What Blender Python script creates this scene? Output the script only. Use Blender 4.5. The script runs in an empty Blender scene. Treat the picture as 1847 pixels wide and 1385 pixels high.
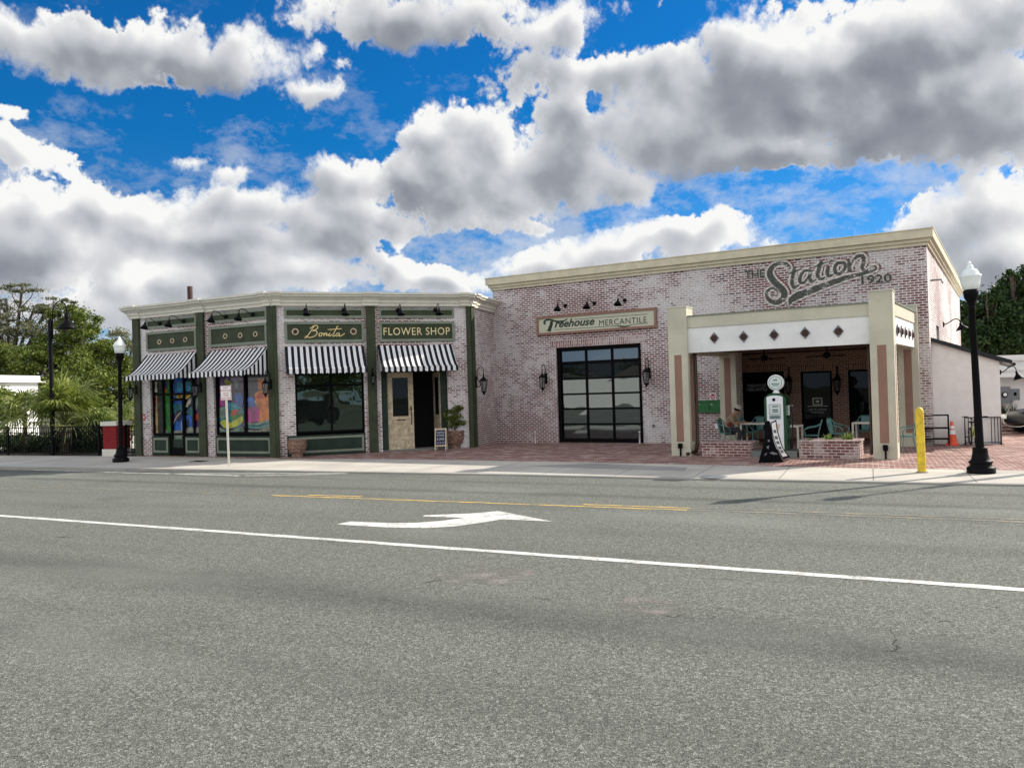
import bpy, math, random
import numpy as np
from mathutils import Matrix, Vector
random.seed(7); RNG = np.random.default_rng(7)
SC = bpy.context.scene
COL = SC.collection
R = math.radians

# ------------------------------------------------------------------ camera
FPX, ROLL, EYE = 1450.0, 0.030, 2.0            # focal length in photo pixels, roll, eye height
PITCH = math.atan(12.5 / FPX)
cam_data = bpy.data.cameras.new('camera')
cam_data.sensor_fit = 'HORIZONTAL'; cam_data.sensor_width = 36.0
cam_data.lens = FPX / 1847 * 36
cam_data.clip_start = 0.1; cam_data.clip_end = 3000
cam = bpy.data.objects.new('camera', cam_data); COL.objects.link(cam)
cam.matrix_world = Matrix.Translation((0, 0, EYE)) @ Matrix.Rotation(R(90) + PITCH, 4, 'X') @ Matrix.Rotation(-ROLL, 4, 'Z')
SC.camera = cam
SC.view_settings.view_transform = 'Standard'; SC.view_settings.look = 'None'
SC.view_settings.exposure = 0.5; SC.view_settings.gamma = 1.0
SC.view_settings.use_curve_mapping = False

# ------------------------------------------------------------------ sun direction
SUN_AZ, SUN_EL = R(25.3), math.atan(0.635)     # seen from +x, turning towards +y
SUN = Vector((math.cos(SUN_AZ) * math.cos(SUN_EL), math.sin(SUN_AZ) * math.cos(SUN_EL), math.sin(SUN_EL)))
sd = bpy.data.lights.new('sun', 'SUN'); sd.energy = 5.0; sd.angle = R(0.5); sd.color = (1.0, 0.93, 0.82)
so = bpy.data.objects.new('sun', sd); COL.objects.link(so)
so.rotation_euler = (-SUN).to_track_quat('-Z', 'Y').to_euler()

# ------------------------------------------------------------------ measuring helpers
def ray(px, py):
    """direction through a point of the photograph, used to measure where a thing stands"""
    a, b = px - 923.5, 692.5 - py
    c, s = math.cos(ROLL), math.sin(ROLL)
    X, Y = a * c + b * s, -a * s + b * c
    return (X, FPX * math.cos(PITCH) - Y * math.sin(PITCH), Y * math.cos(PITCH) + FPX * math.sin(PITCH))
def G(px, py, z=0.0):
    d = ray(px, py); t = (z - EYE) / d[2]
    return (d[0] * t, d[1] * t)
class Frame:
    """a wall's own axes: x along it, -y out towards the street, z up"""
    def __init__(s, O, Q):
        s.O = Vector((O[0], O[1])); s.v = Vector((Q[0], Q[1])) - s.O; s.L = s.v.length; s.v.normalize()
        s.n = Vector((s.v.y, -s.v.x)); s.rot = math.atan2(s.v.y, s.v.x)
    def mat(s, x=0, y=0, z=0):
        p = s.O + s.v * x - s.n * y
        return Matrix.Translation((p.x, p.y, z)) @ Matrix.Rotation(s.rot, 4, 'Z')
    def m(s, px, py, y=0.0):
        d = ray(px, py); o = s.O - s.n * y
        t = (s.n.x * o.x + s.n.y * o.y) / (s.n.x * d[0] + s.n.y * d[1])
        return ((d[0] * t - s.O.x) * s.v.x + (d[1] * t - s.O.y) * s.v.y, EYE + d[2] * t)

# ------------------------------------------------------------------ node helpers
class NT:
    def __init__(s, tree): s.t = tree; s.n = tree.nodes; s.l = tree.links
    def new(s, typ, **kw):
        n = s.n.new(typ)
        for k, v in kw.items(): setattr(n, k, v)
        return n
    def put(s, sock, v):
        if isinstance(v, bpy.types.NodeSocket): s.l.new(v, sock)
        elif v is not None: sock.default_value = v
    def math(s, op, a, b=None, c=None, clamp=False):
        n = s.new('ShaderNodeMath', operation=op, use_clamp=clamp)
        s.put(n.inputs[0], a)
        if b is not None: s.put(n.inputs[1], b)
        if c is not None: s.put(n.inputs[2], c)
        return n.outputs[0]
    def vmath(s, op, a, b=None, c=None):
        n = s.new('ShaderNodeVectorMath', operation=op)
        s.put(n.inputs[0], a)
        if b is not None: s.put(n.inputs[1], b)
        if c is not None: s.put(n.inputs[2], c)
        return n.outputs['Value'] if op in ('LENGTH', 'DOT_PRODUCT', 'DISTANCE') else n.outputs[0]
    def mix(s, f, a, b, mode='MIX'):
        n = s.new('ShaderNodeMix', data_type='RGBA', blend_type=mode)
        s.put(n.inputs[0], f); s.put(n.inputs[6], c4(a)); s.put(n.inputs[7], c4(b)); return n.outputs[2]
    def ramp(s, f, stops, interp='LINEAR'):
        n = s.new('ShaderNodeValToRGB'); n.color_ramp.interpolation = interp
        e = n.color_ramp.elements
        while len(e) < len(stops): e.new(0.5)
        for i, (p, c) in enumerate(stops):
            e[i].position = p; e[i].color = c4(c) if not isinstance(c, (int, float)) else (c, c, c, 1)
        s.put(n.inputs[0], f); return n.outputs[0]
    def noise(s, vec, scale, detail=3.0, rough=0.55, dist=0.0):
        n = s.new('ShaderNodeTexNoise'); s.put(n.inputs['Vector'], vec)
        n.inputs['Scale'].default_value = scale; n.inputs['Detail'].default_value = detail
        n.inputs['Roughness'].default_value = rough; n.inputs['Distortion'].default_value = dist
        return n.outputs[0]
    def mapr(s, v, a, b, c=0.0, d=1.0, smooth=True):
        n = s.new('ShaderNodeMapRange', interpolation_type='SMOOTHSTEP' if smooth else 'LINEAR')
        s.put(n.inputs[0], v); n.inputs[1].default_value = a; n.inputs[2].default_value = b
        n.inputs[3].default_value = c; n.inputs[4].default_value = d; return n.outputs[0]
    def mapping(s, vec, scale=(1, 1, 1), rot=(0, 0, 0), loc=(0, 0, 0)):
        n = s.new('ShaderNodeMapping'); s.put(n.inputs[0], vec)
        n.inputs['Scale'].default_value = scale; n.inputs['Rotation'].default_value = rot
        n.inputs['Location'].default_value = loc; return n.outputs[0]
def c4(c):
    if isinstance(c, bpy.types.NodeSocket) or c is None: return c
    return tuple(c) if len(c) == 4 else (c[0], c[1], c[2], 1.0)

# ------------------------------------------------------------------ sky
# cloud masses: centre and radii as measured in the photograph's sky, turned into azimuth and elevation
CLOUDS = [(1010, 290, 190, 100, 1.1), (1065, 225, 115, 60, 1), (900, 245, 120, 55, 1.0), (780, 250, 60, 40, .9), (850, 335, 270, 75, 1.15), (640, 330, 100, 50, 1.0), (640, 388, 160, 38, 1.0), (1120, 330, 90, 58, 1.0),
    (220, 395, 190, 56, 1.1), (480, 385, 160, 50, 1.1), (50, 400, 130, 45, .9), (100, 465, 180, 62, 1.1), (400, 440, 340, 36, 1.0), (600, 415, 150, 40, 1.0),
    (1400, 205, 290, 85, 1.2), (1650, 205, 320, 95, 1.25), (1820, 250, 150, 60, 1.0), (1380, 280, 190, 36, 1.0), (1240, 260, 140, 70, 1), (1500, 120, 500, 90, 1.2), (1720, 285, 120, 22, .7),
    (1810, 370, 140, 60, 1.1), (1700, 410, 120, 44, 1.05), (1580, 440, 150, 22, .95), (1810, 470, 110, 70, 1.0), (1310, 400, 66, 48, 1.35), (1225, 425, 100, 52, 1.25), (1150, 440, 70, 36, 1.1), (1090, 458, 130, 36, 1.0), (980, 480, 90, 26, .9), (950, 408, 60, 18, .6),
    (592, 192, 78, 32, 1.0), (445, 247, 34, 15, .75), (418, 218, 30, 10, .6), (330, 283, 72, 17, .75), (410, 312, 36, 26, .7),
    (15, 188, 45, 12, .7), (5, 250, 60, 22, .6), (45, 290, 70, 16, .5), (108, 275, 34, 17, .85), (470, 505, 250, 34, 1.0), (300, 520, 240, 34, .95), (420, 480, 120, 30, .9), (100, 520, 120, 22, .8), (725, 480, 60, 36, 1.1), (790, 505, 110, 26, 1.0), (140, 560, 260, 34, .7),
    (1500, 500, 300, 30, .6), (200, 80, 330, 42, .9), (800, 40, 280, 45, .8), (1120, 130, 220, 34, .8)]
GAPS = [(1400, 350, 210, 42, 1.3), (810, 445, 110, 26, 1.0), (300, 225, 260, 50, 1.0), (680, 240, 90, 60, .9), (1130, 395, 90, 20, .7), (1085, 190, 20, 22, 1.0), (930, 430, 60, 24, .6)]
def cloud_map(W=2200, H=1000):
    """cover and tone of the cloud deck over azimuth -55..55 and elevation 0..50 degrees, grown from random noise"""
    az = np.linspace(-55, 55, W, dtype=np.float32)[None, :]; el = np.linspace(0, 50, H, dtype=np.float32)[:, None]   # 0.05 degree per cell
    def fft_noise(beta, cut=0.0, ax=1.0, seed=0):
        r = np.random.default_rng(seed); n = np.fft.rfft2(r.normal(size=(H, W)))
        fy = np.fft.fftfreq(H)[:, None] * ax; fx = np.fft.rfftfreq(W)[None, :]; f = np.sqrt(fx * fx + fy * fy); f[0, 0] = 1
        a = f ** (-beta / 2) * (f > cut); a[0, 0] = 0; z = np.fft.irfft2(n * a, s=(H, W)); return (z / z.std()).astype(np.float32)
    def blur(z, s):
        fy = np.fft.fftfreq(H)[:, None]; fx = np.fft.rfftfreq(W)[None, :]
        return np.fft.irfft2(np.fft.rfft2(z) * np.exp(-2 * (np.pi * s) ** 2 * (fx * fx + fy * fy)), s=(H, W)).astype(np.float32)
    X, Y = np.meshgrid(np.arange(W, dtype=np.float32), np.arange(H, dtype=np.float32))
    w1, w2 = fft_noise(3.0, .0012, 1, 1), fft_noise(3.0, .0012, 1, 2)
    def worley(cell, seed, warp):
        r = np.random.default_rng(seed); nx, ny = int(W / cell) + 4, int(H / cell) + 4; ox, oy = r.random((ny, nx)), r.random((ny, nx))
        x = (X + w1 * warp) / cell + 1; y = (Y + w2 * warp) / cell + 1; ix = np.clip(np.floor(x).astype(int), 1, nx - 2); iy = np.clip(np.floor(y).astype(int), 1, ny - 2)
        best = np.full(X.shape, 9, np.float32)
        for dy in (-1, 0, 1):
            for dx in (-1, 0, 1):
                jx, jy = ix + dx, iy + dy; d = (jx + ox[jy, jx] - x) ** 2 + (jy + oy[jy, jx] - y) ** 2; best = np.minimum(best, d)
        return 1 - np.sqrt(best)
    puff = .50 * worley(62, 3, 16) + .28 * worley(29, 4, 10) + .15 * worley(13, 5, 6) + .08 * worley(7, 6, 3)
    puff = (puff - puff.mean()) / puff.std()
    fbm = fft_noise(3.5, .004, 1.15, 7); fine = fft_noise(2.3, .02, 1.2, 8)
    base = np.full((H, W), -1.5, np.float32)
    for (px, py, rx, ry, wt) in CLOUDS:
        dx, dy, dz = ray(px, py); a = math.degrees(math.atan2(dx, dy)); e = math.degrees(math.asin(dz / math.sqrt(dx * dx + dy * dy + dz * dz)))
        kx = math.degrees(rx / FPX); ky = math.degrees(ry / FPX)
        q = np.sqrt(((az - a + w1 * .55) / kx) ** 2 + ((el - e + w2 * .35) / ky) ** 2); b = wt * (1.05 - q)
        h = np.clip(.5 + .5 * (b - base) / .3, 0, 1); base = base * (1 - h) + b * h + .18 * h * (1 - h)
    for (px, py, rx, ry, wt) in GAPS:
        dx, dy, dz = ray(px, py); a = math.degrees(math.atan2(dx, dy)); e = math.degrees(math.asin(dz / math.sqrt(dx * dx + dy * dy + dz * dz)))
        q = np.sqrt(((az - a + w1 * .5) / math.degrees(rx / FPX)) ** 2 + ((el - e + w2 * .3) / math.degrees(ry / FPX)) ** 2); base -= wt * np.clip(1.3 - q, 0, 1)
    base = np.maximum(base, -1.2)
    soft = np.clip(.5 + .5 * fft_noise(3.4, .002, 1, 21), 0, 1)
    d = base + (.09 + .09 * (1 - soft)) * puff + .13 * fbm + .03 * fine
    dens = np.clip(d, 0, 1.3)
    cover = np.clip((d + .12) / (.26 + .34 * soft), 0, 1); cover = cover * cover * (3 - 2 * cover)
    veil = np.clip(.25 + .28 * fft_noise(3.0, .003, .55, 31) - .5 * np.clip((el - 12) / 10, -.6, 1), 0, .75) * np.clip(el / 3, 0, 1) * np.clip(1.2 - el / 24, 0, 1)
    cover = 1 - (1 - cover) * (1 - veil)
    # how much cloud the light crosses on its way in from the upper right
    sm = blur(dens, 3); tau = np.zeros_like(dens); k = 0
    for i in range(1, 26):
        s = 3.2 * i; dx, dy = int(round(s * .55)), int(round(s * .85)); sh = np.zeros_like(sm); sh[:H - dy, :W - dx] = sm[dy:, dx:]; tau += sh * math.exp(-i * .03)
    lit = np.exp(-tau * .11)
    g = blur(d, 3.0); gy, gx = np.gradient(g); rel = -(gx * .55 + gy * .85) * 20
    g2 = blur(d, 12.0); hy, hx = np.gradient(g2); rel2 = -(hx * .5 + hy * .87) * 55
    thick = blur(np.clip(d, 0, 1.1), 5)
    tone = .31 + .54 * lit + .06 * np.tanh(rel) + .22 * np.tanh(rel2) - .28 * np.clip(thick - .42, 0, 1) + .07 + .12 * fft_noise(3.9, .0025, 1, 41) + .02 * fbm
    tone += .20 * np.clip(1 - np.abs(d - .12) / .22, 0, 1) * .5
    tone = tone + .26 * np.clip((15 - el) / 8, 0, 1)
    solid = np.clip((d + .12) / .3, 0, 1); tone = tone * solid + (.80 + .06 * fbm) * (1 - solid)
    return cover.astype(np.float32), np.clip(tone, 0, 1).astype(np.float32)
w = bpy.data.worlds.new('World'); SC.world = w; w.use_nodes = True
def build_sky():
    T = NT(w.node_tree); T.n.clear()
    out = T.new('ShaderNodeOutputWorld'); bg = T.new('ShaderNodeBackground'); bg.inputs[1].default_value = 0.12
    T.l.new(bg.outputs[0], out.inputs[0])
    sky = T.new('ShaderNodeTexSky', sky_type='NISHITA', sun_disc=False)
    sky.sun_elevation = SUN_EL; sky.sun_rotation = math.pi / 2 - SUN_AZ
    sky.air_density = 1.0; sky.dust_density = 0.3; sky.ozone_density = 3.0
    cover, tone = cloud_map(); H, W = cover.shape
    im = bpy.data.images.new('cloud_map', W, H, alpha=False, float_buffer=True); im.colorspace_settings.name = 'Non-Color'
    px = np.zeros((H, W, 4), np.float32); px[..., 0] = cover; px[..., 1] = tone; px[..., 3] = 1; im.pixels.foreach_set(px.ravel()); im.update()
    geo = T.new('ShaderNodeTexCoord'); sx = T.new('ShaderNodeSeparateXYZ'); T.l.new(geo.outputs['Generated'], sx.inputs[0])
    az = T.math('ARCTAN2', sx.outputs[0], sx.outputs[1]); el = T.math('ARCSINE', sx.outputs[2])
    cb = T.new('ShaderNodeCombineXYZ'); T.put(cb.inputs[0], T.math('MULTIPLY_ADD', az, 1 / R(110), .5)); T.put(cb.inputs[1], T.math('MULTIPLY', el, 1 / R(50)))
    it = T.new('ShaderNodeTexImage', extension='CLIP', interpolation='Linear'); it.image = im; T.l.new(cb.outputs[0], it.inputs[0])
    sc = T.new('ShaderNodeSeparateColor'); T.l.new(it.outputs[0], sc.inputs[0])
    ccol = T.ramp(sc.outputs[1], [(0.0, (1.3, 1.42, 1.66)), (0.30, (1.9, 2.04, 2.3)), (0.55, (3.05, 3.18, 3.42)), (0.80, (4.2, 4.26, 4.4)), (1.0, (5.6, 5.6, 5.5))])
    tint = T.ramp(el, [(0.0, (.42, .55, .78)), (0.12, (.17, .42, .68)), (0.3, (.03, .40, .70)), (1.0, (.05, .40, .8))])
    blue = T.mix(1.0, sky.outputs[0], tint, 'MULTIPLY')
    front = T.mix(sc.outputs[0], blue, ccol)
    # the rest of the sky, out of view: broken cloud brightened as fill, dimmed overhead
    rest = T.math('MAXIMUM', T.mapr(T.math('ABSOLUTE', az), R(46), R(54)), T.mapr(el, R(40), R(48)))
    brk = T.math('MULTIPLY', T.mapr(T.noise(geo.outputs['Generated'], 3.5, 5, .55), .32, .5), T.mapr(el, R(5), R(16), .25, 1.0))
    rear = T.mix(T.mapr(el, R(32), R(58)), T.mix(brk, (2.4, 3.6, 5.4), (10.6, 10.1, 9.6)), (2.4, 2.9, 3.7))
    T.l.new(T.mix(rest, front, rear), bg.inputs[0])
build_sky()

# ------------------------------------------------------------------ mesh builder
class MB:
    def __init__(s): s.v = []; s.f = []; s.uv = []; s.mi = []; s.sm = []; s.k = 0; s.smooth = False; s.X = None
    def face(s, pts, uv=None):
        if s.X is not None: pts = [tuple(s.X @ Vector(p)) for p in pts]
        b = len(s.v); s.v += [tuple(p) for p in pts]; s.f.append(tuple(range(b, b + len(pts))))
        if uv is None:
            a = Vector(pts[0]); nrm = Vector((0, 0, 0))
            for i in range(1, len(pts) - 1): nrm += (Vector(pts[i]) - a).cross(Vector(pts[i + 1]) - a)
            n = (abs(nrm.x), abs(nrm.y), abs(nrm.z))
            if n[2] >= max(n[0], n[1]): uv = [(p[0], p[1]) for p in pts]
            elif n[0] > n[1]: uv = [(p[1], p[2]) for p in pts]
            else: uv = [(p[0], p[2]) for p in pts]
        s.uv += list(uv); s.mi.append(s.k); s.sm.append(s.smooth)
    def grid(s, rows, close=False, uvf=None):
        """rows of points joined by quads with shared vertices"""
        b = len(s.v); n = len(rows[0])
        for r in rows:
            for p in r: s.v.append(tuple(s.X @ Vector(p)) if s.X is not None else tuple(p))
        for i in range(len(rows) - 1):
            for j in range(n if close else n - 1):
                j2 = (j + 1) % n
                s.f.append((b + i * n + j, b + i * n + j2, b + (i + 1) * n + j2, b + (i + 1) * n + j))
                for (a, c) in ((i, j), (i, j + 1), (i + 1, j + 1), (i + 1, j)):
                    s.uv.append(uvf(a, c) if uvf else (c / n, a / 4))
                s.mi.append(s.k); s.sm.append(s.smooth)
    def box(s, x0, x1, y0, y1, z0, z1):
        if x0 > x1: x0, x1 = x1, x0
        if y0 > y1: y0, y1 = y1, y0
        P = lambda a, b, c: (a, b, c)
        s.face([P(x0, y0, z0), P(x1, y0, z0), P(x1, y0, z1), P(x0, y0, z1)])
        s.face([P(x1, y1, z0), P(x0, y1, z0), P(x0, y1, z1), P(x1, y1, z1)])
        s.face([P(x0, y1, z0), P(x0, y0, z0), P(x0, y0, z1), P(x0, y1, z1)])
        s.face([P(x1, y0, z0), P(x1, y1, z0), P(x1, y1, z1), P(x1, y0, z1)])
        s.face([P(x0, y0, z1), P(x1, y0, z1), P(x1, y1, z1), P(x0, y1, z1)])
        s.face([P(x0, y1, z0), P(x1, y1, z0), P(x1, y0, z0), P(x0, y0, z0)])
        return s
    def ring(s, x0, x1, z0, z1, wd, y0, y1):
        s.box(x0, x1, y0, y1, z1 - wd, z1); s.box(x0, x1, y0, y1, z0, z0 + wd)
        s.box(x0, x0 + wd, y0, y1, z0 + wd, z1 - wd); s.box(x1 - wd, x1, y0, y1, z0 + wd, z1 - wd); return s
    def holes(s, x0, x1, z0, z1, hs, y0, y1):
        xs = sorted({x0, x1, *[h[0] for h in hs], *[h[1] for h in hs]}); zs = sorted({z0, z1, *[h[2] for h in hs], *[h[3] for h in hs]})
        for i in range(len(xs) - 1):
            a, b = xs[i], xs[i + 1]; j = 0
            while j < len(zs) - 1:
                inh = lambda q: any(h[0] - 1e-6 <= a and b <= h[1] + 1e-6 and h[2] - 1e-6 <= zs[q] and zs[q + 1] <= h[3] + 1e-6 for h in hs)
                if inh(j): j += 1; continue
                k = j
                while k < len(zs) - 1 and not inh(k): k += 1
                s.box(a, b, y0, y1, zs[j], zs[k]); j = k
        return s
    def tube(s, pts, r, seg=8, caps=True):
        pts = [Vector(p) for p in pts]; n = len(pts)
        rs = r if isinstance(r, (list, tuple)) else [r] * n
        rows = []; up = None
        for i, p in enumerate(pts):
            t = (pts[min(i + 1, n - 1)] - pts[max(i - 1, 0)]).normalized()
            if up is None: up = Vector((0, 0, 1)) if abs(t.z) < .9 else Vector((1, 0, 0))
            a = t.cross(up)
            if a.length < 1e-4: a = t.orthogonal()
            a.normalize(); b = a.cross(t).normalized(); up = b
            rows.append([p + (a * math.cos(q * math.tau / seg) + b * math.sin(q * math.tau / seg)) * rs[i] for q in range(seg)])
        sm, s.smooth = s.smooth, True
        s.grid(rows, close=True, uvf=lambda a, c: (c / seg, a * .3)); s.smooth = False
        if caps: s.face(rows[0]); s.face(rows[-1][::-1])
        s.smooth = sm; return s
    def lathe(s, prof, seg=20, c=(0, 0), smooth=True, phase=0.0):
        rows = [[(c[0] + r * math.cos(phase + q * math.tau / seg), c[1] + r * math.sin(phase + q * math.tau / seg), z) for q in range(seg)] for r, z in prof]
        sm, s.smooth = s.smooth, smooth
        s.grid(rows, close=True, uvf=lambda a, q: (q / seg * 2, prof[a][1])); s.smooth = False
        if prof[0][0] > 1e-3: s.face(rows[0][::-1])
        if prof[-1][0] > 1e-3: s.face(rows[-1])
        s.smooth = sm; return s
    def prism(s, poly, y0, y1):
        """polygon in x,z pushed from y0 (street side) to y1"""
        n = len(poly); area = sum(poly[i][0] * poly[(i + 1) % n][1] - poly[(i + 1) % n][0] * poly[i][1] for i in range(n))
        if area < 0: poly = poly[::-1]
        s.face([(x, y0, z) for x, z in poly]); s.face([(x, y1, z) for x, z in poly[::-1]])
        for i in range(n):
            a, b = poly[i], poly[(i + 1) % n]
            s.face([(a[0], y1, a[1]), (b[0], y1, b[1]), (b[0], y0, b[1]), (a[0], y0, a[1])])
        return s
    def disc(s, x, z, r, y, seg=20, ry=None):
        s.face([(x + r * math.cos(q * math.tau / seg), y, z + (ry or r) * math.sin(q * math.tau / seg)) for q in range(seg)]); return s
    def sheet(s, poly, z):
        n = len(poly); area = sum(poly[i][0] * poly[(i + 1) % n][1] - poly[(i + 1) % n][0] * poly[i][1] for i in range(n))
        if area < 0: poly = poly[::-1]
        s.face([(p[0], p[1], z if len(p) < 3 else p[2]) for p in poly]); return s
    def ribbon(s, pts, wd, y):
        """a brush stroke on the plane y"""
        P = smooth_line(pts, 7); n = len(P)
        W = wd if isinstance(wd, (list, tuple)) else [wd] * 2
        def wat(i):
            q = i / (n - 1) * (len(W) - 1); k = min(int(q), len(W) - 2); return W[k] + (W[k + 1] - W[k]) * (q - k)
        L, Q = [], []
        for i, p in enumerate(P):
            a, b = P[max(i - 1, 0)], P[min(i + 1, n - 1)]
            dx, dz = b[0] - a[0], b[1] - a[1]; l = math.hypot(dx, dz) or 1; h = wat(i) / 2
            L.append((p[0] - dz / l * h, y, p[1] + dx / l * h)); Q.append((p[0] + dz / l * h, y, p[1] - dx / l * h))
        s.grid([Q, L]); return s
    def build(s, name, mats, parent=None, X=None):
        me = bpy.data.meshes.new(name); me.from_pydata(s.v, [], s.f)
        if not isinstance(mats, (list, tuple)): mats = [mats]
        for m in mats: me.materials.append(m)
        uvl = me.uv_layers.new(name='UVMap'); uvl.data.foreach_set('uv', np.array(s.uv, dtype=np.float32).ravel())
        me.polygons.foreach_set('material_index', np.array(s.mi, dtype=np.int32))
        me.polygons.foreach_set('use_smooth', np.array(s.sm, dtype=bool)); me.update()
        o = bpy.data.objects.new(name, me); COL.objects.link(o)
        if parent is not None:
            o.parent = parent
        if X is not None: o.matrix_local = X
        BASIS[o.name] = X if X is not None else Matrix.Identity(4)
        return o
BASIS = {}
def smooth_line(pts, k):
    if len(pts) < 3: return [tuple(p) for p in pts]
    out = []; n = len(pts)
    for i in range(n - 1):
        p0, p1, p2, p3 = pts[max(i - 1, 0)], pts[i], pts[i + 1], pts[min(i + 2, n - 1)]
        for j in range(k):
            t = j / k
            out.append(tuple(.5 * (2 * p1[d] + (p2[d] - p0[d]) * t + (2 * p0[d] - 5 * p1[d] + 4 * p2[d] - p3[d]) * t * t + (3 * p1[d] - p0[d] - 3 * p2[d] + p3[d]) * t ** 3) for d in range(len(p1))))
    out.append(tuple(pts[-1])); return out
def tag(o, label=None, cat=None, group=None, kind=None):
    if label: o['label'] = label
    if cat: o['category'] = cat
    if group: o['group'] = group
    if kind: o['kind'] = kind
    return o
def empty(name, label, cat, X=None, group=None):
    o = bpy.data.objects.new(name, None); COL.objects.link(o); o.empty_display_size = .2
    if X is not None: o.matrix_world = X
    return tag(o, label, cat, group)
def kids(o): return [c for c in bpy.data.objects if c.parent is o]
def dup(o, X, label=None, group=None, parent=None):
    c = o.copy(); COL.objects.link(c)
    if parent is None: c.parent = None; c.matrix_world = X
    else: c.parent = parent
    if label: c['label'] = label
    if group: c['group'] = group
    for k in kids(o): dup(k, None, parent=c)
    return c
def text(name, body, mat, parent, X, height, width=None, shear=0, bold=0, extrude=.004, space=1.0, align='CENTER'):
    """lettering lying on the plane y=0 of X, centred on its origin, capitals height metres tall"""
    cu = bpy.data.curves.new('lettering', 'FONT'); cu.body = body; cu.size = 1; cu.shear = shear; cu.offset = bold
    cu.space_character = space; cu.align_x = 'CENTER'; cu.extrude = 0; cu.resolution_u = 3; cu.space_line = .9
    t = bpy.data.objects.new('lettering', cu); COL.objects.link(t); bpy.context.view_layer.update()
    me = bpy.data.meshes.new_from_object(t.evaluated_get(bpy.context.evaluated_depsgraph_get()))
    bpy.data.objects.remove(t); bpy.data.curves.remove(cu)
    co = np.array([v.co[:] for v in me.vertices]); lo, hi = co.min(0), co.max(0)
    sz = height / (hi[1] - lo[1]); sx = (width / (hi[0] - lo[0])) if width else sz
    for v in me.vertices: v.co = ((v.co.x - (lo[0] + hi[0]) / 2) * sx, 0, (v.co.y - (lo[1] + hi[1]) / 2) * sz)
    me.name = name; me.materials.clear(); me.materials.append(mat)
    o = bpy.data.objects.new(name, me); COL.objects.link(o)
    if parent is not None: o.parent = parent
    o.matrix_local = X; return o

# ------------------------------------------------------------------ materials
def mat(name, col, rough=.6, metal=0.0, var=.12, vs=3.0, bump=0.0, bs=20.0, spec=.4, coat=0.0, emit=None):
    m = bpy.data.materials.new(name); m.use_nodes = True; T = NT(m.node_tree); p = T.n['Principled BSDF']
    tc = T.new('ShaderNodeTexCoord').outputs['Object']
    if var > 0:
        f = T.noise(tc, vs, 4, .6)
        c = T.mix(T.mapr(f, .3, .7), tuple(x * (1 - var) for x in col), tuple(min(1, x * (1 + var)) for x in col))
        T.l.new(c, p.inputs['Base Color'])
    else: p.inputs['Base Color'].default_value = c4(col)
    p.inputs['Roughness'].default_value = rough; p.inputs['Metallic'].default_value = metal
    p.inputs['Specular IOR Level'].default_value = spec; p.inputs['Coat Weight'].default_value = coat
    if bump > 0:
        b = T.new('ShaderNodeBump'); b.inputs['Strength'].default_value = bump; b.inputs['Distance'].default_value = .01
        T.l.new(T.noise(tc, bs, 4, .6), b.inputs['Height']); T.l.new(b.outputs[0], p.inputs['Normal'])
    if emit: p.inputs['Emission Color'].default_value = c4(emit[0]); p.inputs['Emission Strength'].default_value = emit[1]
    return m
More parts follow.
